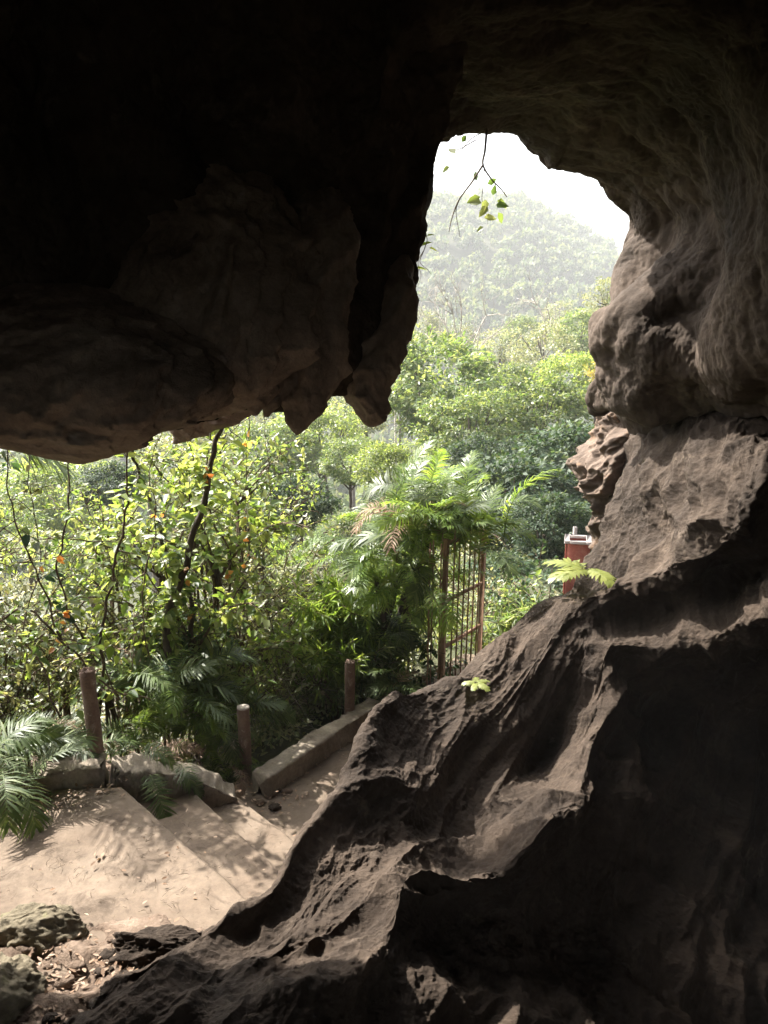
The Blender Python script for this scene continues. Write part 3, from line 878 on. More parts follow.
for px, py, d, r_, k in many:
    tree(px, py, d, r_, k, place(('distant ' if d > 40 else 'large ' if r_ > 50 else '') + TL[k], px, py, d), 'trees in the valley: ' + {'mid': 'green', 'mid2': 'fine leaved', 'bright': 'yellow green', 'dark': 'dark', 'dark2': 'glossy', 'grey': 'pale'}[k])


def bare_tree(px, py, d, h, label, name='bare_tree'):
    c = at(px, py, d); g = gz(c[0], c[1]); root = tag(link(name, None, loc=(c[0], c[1], g)), label, 'tree', None)
    H = c[2] - g; m_ = MB(); m_.tube([V(0, 0, -.3), V(.1, 0, H * .5), V(0, .1, H)], [.16, .12, .07], 7)
    b = MB()
    def br(p, dr, L, r_, lev):
        pts = [p]; q = p
        for i in range(4):
            dr = unit(dr + rng.normal(size=3) * .22 + V(0, 0, .08)); q = q + dr * L / 4; pts.append(q)
        b.tube(pts, np.linspace(r_, r_ * .4, 5), 4)
        if lev:
            for i in range(4): br(pts[rng.integers(1, 5)], unit(dr + rng.normal(size=3) * .7), L * .6, r_ * .45, lev - 1)
    for i in range(6): br(V(0, 0, H * rng.uniform(.85, 1)), unit(V(rng.normal(), rng.normal() * .6, 1.2)), h, .07, 2)
    m_.build('trunk', M_palebark, root); b.build('crown', M_palebark, root)


bare_tree(462, 350, 48, 3.4, 'pale leafless tree with spreading twigs against the hazy hill')
bare_tree(395, 345, 60, 3.4, 'pale leafless tree just right of the dark hanging rock')
bare_tree(545, 335, 55, 3.2, 'pale leafless tree near the right rock wall below the hazy hill')

# far forest on valley floor and hill: one mass
print('forest')
m_ = MB()
tpl = []
for k in range(6):
    t_ = MB(); n = 110
    d = rand_dirs(n); d[:, 2] = np.abs(d[:, 2]) * .9 - .15
    rr = .75 + .35 * fbm(d * 1.6 + k * 7, 2)
    P = d * rr[:, None]
    add_leaves(t_, P - d * .1, unit(rand_dirs(n) + V(0, 0, -.2)), unit(d + rand_dirs(n) * .55), rng.uniform(.35, .6, n), rng.uniform(.25, .4, n), False)
    tpl.append((np.vstack(t_.v), np.vstack(t_.f[4])))
pts = []
yy = 70.0
while yy < 420:
    sp = 3.0 + yy * .008
    x0, x1 = -.62 * yy - 20, .62 * yy + 25
    for xx in np.arange(x0, x1, sp):
        if xx / yy < -.1 and yy > 150 and rng.random() < .6: continue
        pts.append((xx + rng.normal() * sp * .35, yy + rng.normal() * sp * .35))
    yy += sp
pts = np.array(pts); gzs = ground(pts[:, 0], pts[:, 1])
print('forest clumps', len(pts))
for k in range(6):
    sel = np.arange(len(pts))[k::6]; v, f_ = tpl[k]
    n = len(sel); s_ = rng.uniform(1.5, 3.2, n) * (0.8 + pts[sel, 1] / 900); a = rng.uniform(0, 2 * pi, n)
    hz = rng.uniform(.9, 1.5, n)
    VX = v[None, :, 0] * np.cos(a)[:, None] - v[None, :, 1] * np.sin(a)[:, None]
    VY = v[None, :, 0] * np.sin(a)[:, None] + v[None, :, 1] * np.cos(a)[:, None]
    Pq = np.stack([VX * s_[:, None] + pts[sel, 0][:, None], VY * s_[:, None] + pts[sel, 1][:, None], v[None, :, 2] * (s_ * hz)[:, None] + gzs[sel][:, None] + (s_ * 1.1)[:, None]], -1)
    m_.add(Pq.reshape(-1, 3), (f_[None] + (np.arange(n) * len(v))[:, None, None]).reshape(-1, 4))
tag(m_.build('forest', G_far, smooth=False), kind='stuff')

# undergrowth over the slope below the kerb: uncountable ground cover
print('undergrowth')
m_ = MB()
n = 60000
uu = rng.uniform(0, 1, n); s_ = .25 + 26 * uu ** 1.7
al = rng.uniform(-11, 14, n)
seg = np.interp(al, [-11, 14], [0, 1])
Pk = cr_weights(len(KERB) - 2, np.clip(seg * (len(KERB) - 3), 0, len(KERB) - 3.001)) @ KERB[1:-1]
x = Pk[:, 0] + s_ * -.45 + rng.normal(size=n) * (.3 + s_ * .35); y = Pk[:, 1] + s_ * .85 + rng.normal(size=n) * .3 * s_ ** .5
sd_ = kerb_sd(x, y); ok = (sd_ > .22) & (y > 1.5); x, y, sd_ = x[ok], y[ok], sd_[ok]; n = len(x)
hh = ground(x, y)
lump = np.clip(fbm(np.c_[x * .8, y * .8, 0 * x], 2) + .5, 0, 1.3)
z = hh + rng.uniform(0, 1, n) ** .7 * (.12 + .5 * lump * sstep(.2, 1.2, sd_))
D = unit(rng.normal(size=(n, 3)) + V(0, 0, .2)); Nn = unit(V(0, 0, 1) + rng.normal(size=(n, 3)) * .5)
L = rng.uniform(.03, .09, n) * (1 + sd_ * .06)
add_leaves(m_, np.c_[x, y, z], D, Nn, L, L * rng.uniform(.3, .6, n))
tag(m_.build('undergrowth', G_grey, smooth=False), kind='stuff')


m_ = MB()
lv = MB()
for k in range(1500):
    px, py, z_ = rng.uniform(-60, 330), rng.uniform(600, 765), rng.uniform(-1.2, -.2)
    p_ = onz(px, py, z_)
    if kerb_sd(p_[:1], p_[1:2])[0] < .22 or p_[1] > 11: continue
    p_[2] = gz(p_[0], p_[1]) + rng.uniform(0, .55)
    d_ = unit(rng.normal(size=3) * V(1, 1, .8) + V(0, 0, .3)); L = rng.uniform(.15, .6)
    P = np.array([p_ + d_ * L * t + V(0, 0, -.15) * L * t * t + rng.normal(size=3) * .012 for t in (0, .25, .5, .75, 1)])
    (m_ if k % 3 else lv).tube(P, [.0035, .003, .0025, .002, .001], 4)
tag(m_.build('dry_twigs', M_palebark), kind='stuff'); tag(lv.build('dead_twigs', M_twig), kind='stuff')


# shrubs -------------------------------------------------------------
def shrub_meshes(style):
    """unit shrub ~1 m: stems mesh and foliage mesh"""
    st, lf = MB(), MB()
    ns = dict(broad=9, bamboo=14, twiggy=15)[style]
    for i in range(ns):
        a = rng.uniform(0, 2 * pi); lean = rng.uniform(.1, .75)
        dr = V(cos(a) * lean, sin(a) * lean, 1); dr /= np.linalg.norm(dr)
        pts = [V(cos(a), sin(a), 0) * .04]; q = pts[0]; L = rng.uniform(.7, 1.15)
        for k in range(9):
            dr = unit(dr + rng.normal(size=3) * .12 + V(cos(a), sin(a), -.35) * .10); q = q + dr * L / 9; pts.append(q)
        pts = np.array(pts); st.tube(pts, np.linspace(.011, .003, len(pts)), 5)
        tw = [(pts, 2)]
        for k in range(dict(broad=6, bamboo=7, twiggy=9)[style]):
            j = rng.integers(2, 9); d2 = unit(rng.normal(size=3) + V(0, 0, .35)); tl = rng.uniform(.14, .38)
            tp = np.array([pts[j] + d2 * tl * t + V(0, 0, -.07) * t * t for t in (0, .33, .66, 1)])
            st.tube(tp, [.005, .004, .003, .0015], 4); tw.append((tp, 0))
        for P, k0 in tw:
            P = P[k0:]
            n = dict(broad=9, bamboo=16, twiggy=8)[style]
            t = rng.uniform(0, len(P) - 1.01, n); i0 = t.astype(int); fr = (t - i0)[:, None]
            B = P[i0] * (1 - fr) + P[i0 + 1] * fr; T = unit(P[i0 + 1] - P[i0])
            D = unit(T * .6 + rng.normal(size=(n, 3)) * .6 + V(0, 0, -.15))
            Nn = unit(V(0, 0, 1) + rng.normal(size=(n, 3)) * .4)
            if style == 'broad': Lf = rng.uniform(.045, .095, n); W = Lf * .62
            elif style == 'bamboo': Lf = rng.uniform(.09, .18, n); W = Lf * .17
            else: Lf = rng.uniform(.03, .07, n); W = Lf * .5
            add_leaves(lf, B + D * .015, D, Nn, Lf, W)
    return st, lf


SH = {}
for key, style, mat in [('broad', 'broad', G_bright), ('broad2', 'broad', G_mid), ('broaddark', 'broad', G_dark), ('bamboo', 'bamboo', G_palm), ('bamboo2', 'bamboo', G_mid), ('twiggy', 'twiggy', G_grey), ('twiggy2', 'twiggy', G_bright)]:
    st, lf = shrub_meshes(style)
    SH[key] = (st.me('shrub_stems', M_twig), lf.me('shrub_foliage', mat, smooth=False))
SL = {
    'broad': ('yellow green broad leaved shrub', 'broadleaf_shrub'), 'broad2': ('green broad leaved shrub', 'broadleaf_shrub'),
    'broaddark': ('dark glossy leaved shrub', 'broadleaf_shrub'), 'bamboo': ('bright narrow leaved shrub', 'bamboo_shrub'),
    'bamboo2': ('green narrow leaved shrub', 'bamboo_shrub'), 'twiggy': ('grey green twiggy shrub', 'twiggy_shrub'),
    'twiggy2': ('small leaved yellow green shrub', 'twiggy_shrub'),
}


def shrub(key, px, py, d, size, label=None, sz=1.0):
    """px, py, d locate the MIDDLE of the bush"""
    c = at(px, py, d); base = c - V(0, 0, .5 * size * sz)
    g = gz(c[0], c[1])
    lb, nm = SL[key]
    root = tag(link(nm, None, loc=(c[0], c[1], min(g, base[2])) ), label or place(lb, px, py, d), 'shrub', 'shrubs below the kerb')
    off = max(0.0, base[2] - g)
    a, b = SH[key]; rz = rng.uniform(0, 6.28)
    link('stems', a, root, loc=(0, 0, off), rot=(0, 0, rz), scale=(size, size, size * sz))
    link('foliage', b, root, loc=(0, 0, off), rot=(0, 0, rz), scale=(size, size, size * sz))
    if off > .15:
        t_ = MB()
        for i in range(5):
            e = rng.normal(size=2) * .05 * size
            t_.tube([V(e[0] * 2, e[1] * 2, -.1), V(e[0] + rng.normal() * .05, e[1], off * .5), V(e[0] * .4, e[1] * .4, off + .1)], .012 * size + .003, 5)
        t_.build('stem', M_twig, root)
    return root


for a in [
    # left tangle
    ('twiggy', 60, 640, 6.8, 1.0), ('twiggy2', 130, 610, 6.9, 1.0), ('broad', 190, 590, 6.8, 1.15), ('broad', 215, 520, 7.2, 1.1), ('broad2', 160, 520, 7.2, 1.1),
    ('broaddark', 165, 630, 6.9, .7), ('twiggy', 40, 600, 7.0, 1.1), ('twiggy', 100, 650, 6.6, .9), ('twiggy2', 110, 520, 7.5, 1.0), ('twiggy2', 30, 690, 6.2, .7),
    ('twiggy', 0, 660, 6.2, 1.0), ('broad2', -40, 620, 6.5, 1.1), ('bamboo2', 190, 670, 6.8, .8), ('broad', 225, 640, 7.4, .9), ('twiggy2', 235, 680, 7.4, .7),
    ('twiggy', 240, 600, 7.8, 1.0), ('twiggy2', 265, 620, 8.2, 1.0), ('twiggy', 280, 560, 9.5, 1.2), ('broad', 190, 460, 7.6, 1.0), ('broad2', 235, 455, 8, 1.0), ('twiggy2', 260, 500, 9, 1.1),
    ('twiggy', 230, 540, 8.4, 1.1), ('twiggy', 300, 640, 8.8, 1.0), ('twiggy', 290, 690, 8.0, .7),
    # left of the gate
    ('bamboo', 345, 590, 7.9, .85), ('bamboo', 325, 640, 7.6, .75), ('bamboo2', 360, 640, 7.8, .8), ('bamboo2', 335, 680, 7.5, .5), ('twiggy', 310, 600, 8.6, .9), ('twiggy', 265, 660, 8.3, .9), ('twiggy2', 290, 640, 8.6, .9), ('twiggy', 240, 640, 8.0, .8), ('twiggy', 315, 670, 8.0, .6), ('twiggy', 270, 705, 7.6, .5), ('broaddark', 395, 620, 8.2, 1.0),
    ('bamboo', 400, 600, 8.4, .9), ('broaddark', 405, 660, 8.0, .8), ('bamboo2', 395, 690, 7.7, .4), ('bamboo2', 300, 700, 7.8, .4),
    # behind the gate
    ('twiggy2', 465, 630, 9.6, 1.1), ('broad2', 475, 590, 10.5, 1.2), ('twiggy', 500, 610, 10.5, 1.2), ('broaddark', 520, 600, 11, 1.2), ('broad', 455, 670, 9.2, .9), ('twiggy2', 500, 640, 8.9, .8), ('bamboo2', 530, 615, 9.2, .9), ('broaddark', 550, 590, 9.6, .9), ('twiggy', 515, 620, 10.4, 1.0), ('broaddark', 560, 560, 13, 1.5),
    ('twiggy', -100, 700, 5.8, 1.2), ('broad2', -160, 640, 6.2, 1.3), ('broad', -120, 560, 6.8, 1.3), ('twiggy2', -60, 540, 7.8, 1.3), ('broad2', -260, 640, 5.8, 1.4),
]:
    shrub(*a)


# vines: woody stems with sprigs of leaves -----------------------------
def vine(path, r0, label, leaf_mat_, nsprig=14, leaf=.10, group=None, name='climbing_vine', orange=0, sprig=.22, r1=None, cat='vine', start=0):
    P = np.array([at(*q) for q in path]); o = P[0].copy()
    W = cr_weights(len(P), np.linspace(0, len(P) - 1, 12 * (len(P) - 1))); C = W @ P
    C = C + np.stack([fbm(C * 4 + 7 * k, 2) for k in range(3)], -1) * .035 * min(1, r0 * 100) - o
    st, lf, og = MB(), MB(), MB()
    st.tube(C, np.linspace(r0, r1 or r0 * .45, len(C)), 7, jit=.08)
    for i in range(nsprig):
        j = int(rng.uniform(start, 1) * (len(C) - 1)); d2 = unit(rng.normal(size=3) + V(0, -.15, .25)); tl = sprig * rng.uniform(.5, 1.3)
        tp = np.array([C[j] + d2 * tl * t + V(0, 0, -.3) * tl * t * t for t in (0, .25, .5, .75, 1)])
        st.tube(tp, np.linspace(.004, .0015, 5), 4)
        n = rng.integers(5, 10); t = np.linspace(.5, 3.95, n); i0 = t.astype(int); fr = (t - i0)[:, None]
        B = tp[i0] * (1 - fr) + tp[np.minimum(i0 + 1, 4)] * fr
        side = unit(np.cross(d2, V(0, 0, 1)))[None] * np.where(np.arange(n) % 2, 1, -1)[:, None]
        D = unit(side + d2 * .5 + rng.normal(size=(n, 3)) * .3 + V(0, 0, -.25)); Nn = unit(V(0, -.15, 1) + rng.normal(size=(n, 3)) * .35)
        L = leaf * rng.uniform(.6, 1.2, n)
        add_leaves(lf, B + D * .012, D, Nn, L, L * .62)
    for i in range(orange):
        j = rng.integers(len(C)); n = 3
        add_leaves(og, C[j] + rng.normal(size=(n, 3)) * .03 + V(0, -.08, 0), rand_dirs(n) + V(0, 0, -.5), rand_dirs(n) + V(0, -1, 0), .06, .045)
    root = tag(link(name, None, loc=o), label, cat, group)
    st.build('stem', M_twig if r0 < .02 else M_bark, root)
    if nsprig: lf.build('foliage', leaf_mat_, root, smooth=False)
    if orange: og.build('orange_leaves', G_orange, root, smooth=False)
    return root


vine([(175, 700, 6.6), (165, 630, 6.5), (185, 560, 6.4), (205, 500, 6.4), (218, 440, 6.3), (232, 395, 6.3)], .038, 'thick dark twisted vine trunk rising beside the shorter left lobe of rock', G_bright, 46, .11, orange=5)
vine([(195, 700, 6.9), (190, 600, 6.8), (170, 560, 6.6), (150, 500, 6.4), (136, 465, 6.2), (128, 430, 5.9)], .022, 'dark leaning vine stem that crosses behind the thick twisted trunk', G_mid, 30, .11, orange=2)
vine([(98, 690, 6.0), (106, 610, 5.9), (118, 550, 5.8), (127, 500, 5.6), (130, 440, 5.4)], .013, 'slim brown vine stem hanging straight down above the leftmost post', G_bright, 16, .09)
vine([(85, 640, 5.9), (60, 580, 5.8), (66, 520, 5.6), (70, 470, 5.4), (72, 440, 5.2)], .009, 'thin double curved vine hanging from the lowest point of the rock edge', G_mid, 8, .08, orange=2)
vine([(60, 640, 5.8), (35, 570, 5.7), (12, 500, 5.5), (6, 430, 5.2)], .008, 'thin vine hanging by the left edge with dark rounded leaves', G_dark, 6, .09)
vine([(250, 560, 7), (246, 520, 6.9), (247, 460, 6.6), (250, 390, 6.3)], .006, 'very thin vine with hanging leaves under the small rock drips', G_bright, 14, .10, orange=3)
vine([(250, 700, 7.4), (225, 640, 7.2), (230, 560, 7.2), (205, 500, 7.2), (212, 430, 7)], .014, 'slender vine with yellow green leaves behind the thick twisted trunk', G_bright, 34, .10, orange=3)
vine([(-20, 640, 5.8), (20, 610, 5.7), (70, 650, 5.7), (110, 690, 5.8), (150, 700, 6.0)], .010, 'brown vine lying in a low loop through the undergrowth by the leftmost post', G_mid, 10, .09, orange=1)
vine([(60, 720, 5.6), (40, 660, 5.7), (0, 620, 5.8), (-30, 600, 5.8)], .008, 'thin bare looping vine low at the left edge', G_grey, 5, .08)
for vx, (pth, lb) in enumerate([
    ([(30, 720, 6.2), (22, 640, 6.2), (40, 560, 6.1), (28, 480, 5.9), (32, 420, 5.4)], 'hair thin straight vine nearest the left edge, behind the double curved vine'),
    ([(150, 660, 6.0), (142, 590, 6.0), (158, 520, 6.0), (150, 470, 5.9), (165, 420, 5.5)], 'thin vine with small leaves left of the thick twisted trunk'),
    ([(275, 640, 7.6), (262, 580, 7.5), (270, 500, 7.3), (262, 410, 6.9)], 'wiry vine dangling between the short rock drips and shrubs'),
    ([(120, 700, 5.9), (90, 650, 5.9), (40, 640, 5.8), (0, 660, 5.8)], 'wiry brown runner looping left from the leftmost post'),
    ([(225, 720, 6.8), (245, 660, 7.0), (285, 650, 7.2), (320, 690, 7.2)], 'pale arching runner between middle post and kerb post'),
]):
    vine(pth, .006, lb, [G_grey, G_bright][vx % 2], 9, .07)
# by the gate
vine([(398, 695, 7.8), (380, 640, 7.9), (392, 590, 7.9), (412, 560, 7.8), (430, 545, 7.8)], .04, 'thick dark climbing stem up the side of the lattice gate post', G_dark, 14, .07, sprig=.15)
vine([(430, 560, 7.4), (412, 575, 7.35), (405, 600, 7.3), (412, 625, 7.3)], .005, 'thin hanging spray with pale rounded leaves in front of the lattice gate post', G_bright, 7, .10, sprig=.1)
vine([(400, 540, 7.4), (398, 550, 7.35), (395, 570, 7.3), (392, 585, 7.3)], .005, 'short hanging spray of pale leaves under the arching palm', G_bright, 4, .09, sprig=.1)
vine([(330, 700, 7.2), (300, 660, 7.6), (270, 650, 8), (235, 690, 7.2)], .008, 'thin bare twig arching between the two right hand posts', G_grey, 4, .07)
vine([(300, 560, 8.4), (285, 600, 8), (270, 640, 7.8)], .007, 'pale dry twig standing among shrubs right of the middle post', G_grey, 6, .07)

# hanging twigs in the cave mouth
tw = tag(link('hanging_twig', None, loc=at(487, 128, 6.35)), 'leafy twig hanging from the arch into the bright sky', 'twig')
m_, lf = MB(), MB(); o = at(487, 128, 6.35)
def tw_path(pts, r_, d=6.35):
    C = cr_weights(len(pts), np.linspace(0, len(pts) - 1, 8 * len(pts))) @ np.array([at(a, b, d) for a, b in pts]) - o
    m_.tube(C, np.linspace(r_, r_ * .35, len(C)), 5); return C
tw_path([(487, 125), (485, 150), (483, 165), (492, 180), (500, 188), (507, 197)], .011)
tw_path([(483, 165), (472, 182), (459, 200), (452, 218), (449, 232)], .009)
tw_path([(459, 200), (456, 212), (460, 237)], .005)
tw_path([(487, 130), (470, 140), (458, 158), (455, 185)], .005)
tw_path([(476, 140), (455, 150), (438, 142)], .005)
c1 = tw_path([(484, 168), (484, 182), (482, 198), (486, 214), (488, 224)], .004)
for a, b, ang, L in [(476, 193, 200, 13), (490, 200, -10, 12), (478, 203, 170, 12), (497, 206, -20, 14), (486, 212, 230, 12), (500, 212, -60, 11), (480, 186, 100, 9), (492, 193, 80, 9), (486, 224, 0, 12), (484, 228, 210, 8), (455, 158, 140, 10), (452, 170, 210, 9), (462, 142, 60, 9), (490, 186, 30, 10), (484, 205, 260, 12)]:
    A = radians(ang); add_leaves(lf, [at(a, b, 6.35) - o + rng.normal(size=3) * .03], [V(cos(A), rng.normal() * .4, sin(A))], [V(rng.normal() * .5, -1, .35)], L * 6.35 / F * 1.15, L * .55 * 6.35 / F * 1.15)
m_.build('stem', M_twig, tw); lf.build('foliage', G_mid, tw, smooth=False)
tw2 = tag(link('hanging_twig', None, loc=at(424, 235, 5.6)), 'short sprig with three leaves hanging from the right edge of the dark rock curtain', 'twig')
m_, lf = MB(), MB(); o = at(424, 235, 5.6)
tw_path([(420, 225), (427, 238), (424, 250), (420, 262), (428, 270), (431, 274)], .004, 5.6)
tw_path([(424, 250), (418, 262), (421, 275), (418, 285)], .003, 5.6)
for a, b, ang, L in [(427, 236, 20, 8), (422, 246, 30, 12), (429, 248, -10, 10), (416, 268, 0, 12), (424, 232, 190, 8)]:
    A = radians(ang); add_leaves(lf, [at(a, b, 5.6) - o], [V(cos(A), .2, sin(A))], [V(0, -.5, 1)], L * 5.6 / F, L * .5 * 5.6 / F)
m_.build('stem', M_twig, tw2); lf.build('foliage', G_bright, tw2, smooth=False)


# fronds ---------------------------------------------------------------
def frond_mesh(name, mat, L=1.0, e0=.9, droop=1.6, nl=30, ll=.26, lw=.019, twist=0, vee=.35, ragged=.12):
    s_ = np.linspace(0, 1, 26); th = e0 - droop * s_ ** 1.25
    dx = np.cos(th) * L / 25; dz = np.sin(th) * L / 25
    C = np.c_[np.cumsum(dx) - dx[0], np.zeros(26), np.cumsum(dz) - dz[0]]
    m_ = MB(); m_.tube(C, np.linspace(.009, .002, 26) * (L ** .5), 5)
    T = unit(np.gradient(C, axis=0))
    for sd in (-1, 1):
        t = np.linspace(.14, .995, nl) + rng.normal(size=nl) * .004; t = np.clip(t, 0, .999) * 25
        i0 = t.astype(int); fr = (t - i0)[:, None]
        B = C[i0] * (1 - fr) + C[np.minimum(i0 + 1, 25)] * fr; Tt = T[i0]
        tt = t / 25
        fw = .35 + 1.3 * tt ** 2
        up = unit(np.cross(Tt, V(0, 1, 0))); up = np.where(up[:, 2:3] < 0, -up, up)
        D = unit(V(0, sd, 0) + Tt * fw[:, None] + up * vee * (1 - tt[:, None]) + rng.normal(size=(nl, 3)) * ragged)
        LL = ll * (.45 + 1.0 * np.sin(np.clip(tt * 1.05, 0, 1) * pi) ** .6 * .55) * rng.uniform(.85, 1.1, nl)
        W = unit(np.cross(D, up)) * lw * .5 * (L ** .3)
        b = B; md = B + D * LL[:, None] * .45; tp = B + D * LL[:, None] + V(0, 0, -1) * LL[:, None] * rng.uniform(.1, .4, (nl, 1))
        v = np.stack([b - W * .5, b + W * .5, md + W, tp, md - W], 1).reshape(-1, 3)
        i = np.arange(nl)[:, None] * 5
        m_.add(v, i + [0, 1, 2, 4], i + [4, 2, 3])
    return m_.me(name, mat, smooth=False)


FR = [frond_mesh('frond', G_palm, e0=rng.uniform(.5, 1.2), droop=rng.uniform(1.2, 2.2), ll=rng.uniform(.24, .32)) for _ in range(6)]
FD = [frond_mesh('frond', G_dry, e0=.5, droop=1.5, nl=22)] + [frond_mesh('frond', G_palmdark, e0=rng.uniform(.4, .9), droop=rng.uniform(.9, 1.7), ll=rng.uniform(.28, .38), lw=.03) for _ in range(5)]


def palm(c, n, smin, smax, label, meshes, name='arching_palm', azr=(0, 6.283), tilt=(-.5, .5), spread=.15, stems=None, cat='palm', mix=None):
    root = tag(link(name, None, loc=c), label, cat)
    for i in range(n):
        az = rng.uniform(*azr); me = meshes[rng.integers(len(meshes))]
        if mix and rng.random() < mix[0]: me = mix[1][rng.integers(len(mix[1]))]
        off = rng.normal(size=3) * spread * V(1, 1, .6)
        link('frond', me, root, loc=off, rot=(rng.normal() * .35, -rng.uniform(*tilt), az), scale=rng.uniform(smin, smax))
    if stems is not None:
        m2 = MB()
        for p_, q_, r_ in stems:
            p_, q_ = np.array(p_), np.array(q_)
            m2.tube([p_, (p_ + q_) / 2 + rng.normal(size=3) * .05, q_], [r_, r_ * .9, r_ * .7], 7, jit=.08)
        m2.build('trunk', M_bark, root)
    return root


FA = [frond_mesh('frond', G_palm, e0=rng.uniform(.4, 1.0), droop=rng.uniform(.8, 1.4), ll=rng.uniform(.24, .32)) for _ in range(6)] + [frond_mesh('frond', G_dry, e0=.3, droop=1.7, nl=22)]
pc = at(436, 530, 7.8)
st = [(V(-.48, .15, -1.6), V(-.2, 0, 0), .045), (V(-.62, .1, -1.5), V(-.4, 0, .05), .03), (V(-.4, .3, -1.5), V(-.05, .05, .05), .03)]
palm(pc, 88, .5, .85, 'large arching palm spilling over the top of rusty gate', FA, spread=.27, stems=st, tilt=(-.35, .75), mix=(.25, FD))
palm(at(375, 575, 7.7), 26, .5, .85, 'palm with drooping bright fronds left of the lattice gate post', FR, spread=.16, tilt=(-.5, .5), stems=[(V(.05, 0, -1.0), V(0, 0, 0), .035)])
palm(at(368, 640, 8.0), 24, .4, .7, 'bright fronds falling from the mound down to the kerb end', FR, spread=.14, tilt=(-.7, .3), mix=(.3, FD), stems=[(V(0, .1, -.8), V(0, 0, 0), .03)])
palm(at(404, 572, 7.7), 44, .4, .68, 'thick curtain of fronds hanging over the lattice gate post', FR, spread=.2, tilt=(-.7, .3), mix=(.2, FD), stems=[(V(-.25, .1, -1.1), V(0, 0, 0), .03)])
palm(at(376, 622, 8.0), 8, .45, .6, 'dark frond cluster hanging in front of lattice gate post', FD, spread=.1, tilt=(-1.2, -.4), azr=(3.4, 5.6), stems=[(V(0, .15, -.8), V(0, 0, 0), .02)])
palm(at(395, 690, 7.5), 8, .35, .55, 'low dark palm at the end of the path kerb', FD, spread=.06, tilt=(-.4, .5))
palm(at(160, 690, 6.5), 16, .6, .95, 'dense green palm growing to the right behind the leftmost post', FR, spread=.12, tilt=(-.4, .5), mix=(.5, FD))
palm(at(66, 755, 5.6), 18, .35, .55, 'dark palm sprawling over the kerb at the foot of leftmost post', FD, spread=.14, tilt=(-.6, .1))
palm(at(-5, 770, 5.2), 14, .4, .7, 'dark bladed palm spreading over the kerb at the left edge', FD, spread=.12, tilt=(-.5, .3))
palm(at(140, 762, 5.65), 14, .25, .4, 'tangled palm between the leftmost post and the steps', FD, spread=.12, tilt=(-.6, .2), mix=(.3, FR))
palm(at(236, 772, 6.3), 14, .2, .34, 'low palm clump around the foot of middle post', FD, spread=.09, tilt=(-.5, .3), mix=(.4, FR))
palm(at(200, 700, 7.0), 12, .5, .8, 'light green palm between the leftmost and middle posts', FR, spread=.1, tilt=(-.3, .5))
palm(at(160, 735, 6.2), 18, .3, .5, 'bright bladed palm tucked just behind the stair kerb', FR, spread=.12, tilt=(-.3, .6))
palm(at(215, 728, 6.7), 16, .35, .6, 'palm with narrow blades immediately left of the middle post', FR, spread=.12, tilt=(-.3, .6), mix=(.3, FD))
palm(at(300, 560, 10), 12, .6, 1.0, 'small distant palm among the shrubs in the valley gap', FR, spread=.1, tilt=(-.3, .5))
palm(at(-60, 470, 6), 6, .8, 1.1, 'palm whose frond tips reach in under the rock at the left edge', FD, spread=.1, tilt=(-.3, .3), azr=(-.8, .8), stems=[(V(0, 0, -2.6), V(0, 0, 0), .05)])
# cut fronds lying on the landing
for px, py, rz, s_, me in [(28, 800, -.5, .55, FD[0]), (0, 800, -.2, .6, FD[1]), (60, 790, -2.6, .5, FD[2]), (150, 775, -.9, .4, FD[3])]:
    c = onz(px, py, .03)
    o = tag(link('fallen_frond', me, loc=c, rot=(0.1, .75, rz), scale=(s_, s_, s_ * .35)), None, 'palm frond', None)
    o['label'] = {28: 'dark fallen palm frond lying flat on the landing just right of the left edge', 0: 'dark fallen palm frond at the very left edge of landing', 60: 'fallen palm frond against the landing kerb below leftmost post', 150: 'fallen palm frond lying across the top of the first step'}[px]

# ferns on the rock
def fern(c, nf, size, label, azs, mat=G_fern):
    me = frond_mesh('fern_frond', mat, e0=.25, droop=.7, nl=13, ll=.36, lw=.12, vee=.05, ragged=.08)
    root = tag(link('fern', None, loc=c), label, 'fern')
    for az in azs[:nf]: link('frond', me, root, rot=(rng.normal() * .15, rng.normal() * .1, az), scale=size * rng.uniform(.85, 1.1))
    return root
fern(at(586, 570, 6.9), 7, .34, 'lime yellow fern growing out of rock slope below the red box', [3.0, 3.4, 2.6, 5.2, .2, 3.9, 2.0])
fern(at(476, 683, 5.9), 5, .12, 'tiny lime fern on the rock crest beside the gate', [3.0, .4, 1.4, 4.4, 5.4])


# ------------------------------------------------------------------ posts, gate, box
def post(px, py_top, py_base, d, r_, label, tilt=(0, 0), broken=False):
    b = at(px, py_base, d); t = at(px, py_top, d)
    H = t[2] - b[2] + .0
    root = tag(link('wooden_post', None, loc=b - V(0, 0, .15), rot=(tilt[0], tilt[1], 0)), label, 'post')
    n = 26; zz = np.linspace(0, H + .15, n); m_ = MB()
    m_.tube(np.c_[np.sin(zz * 5) * .003, 0 * zz, zz], r_ * (1 + .03 * np.sin(zz * 17)), 20, jit=.012)
    m_.build('post_shaft', M_post, root)
    c = MB(); th = np.arange(20) / 20 * 2 * pi; z0 = H + .15
    for k in range(3):
        pass
    rings = []
    for rr, dz in ((1.0, -.004), (1.02, .0), (1.0, .008), (.6, .012), (.02, .012)):
        zj = dz + (rng.normal(size=20) * .012 - .01 if broken and rr <= 1 else 0)
        rings.append(np.c_[np.cos(th) * r_ * rr, np.sin(th) * r_ * rr, z0 + np.broadcast_to(zj, 20)])
    S_ = np.array([np.vstack([q, q[:1]]) for q in rings]); c.add(S_.reshape(-1, 3), grid_faces(5, 21))
    c.build('post_top', M_post if broken else M_posttop, root)


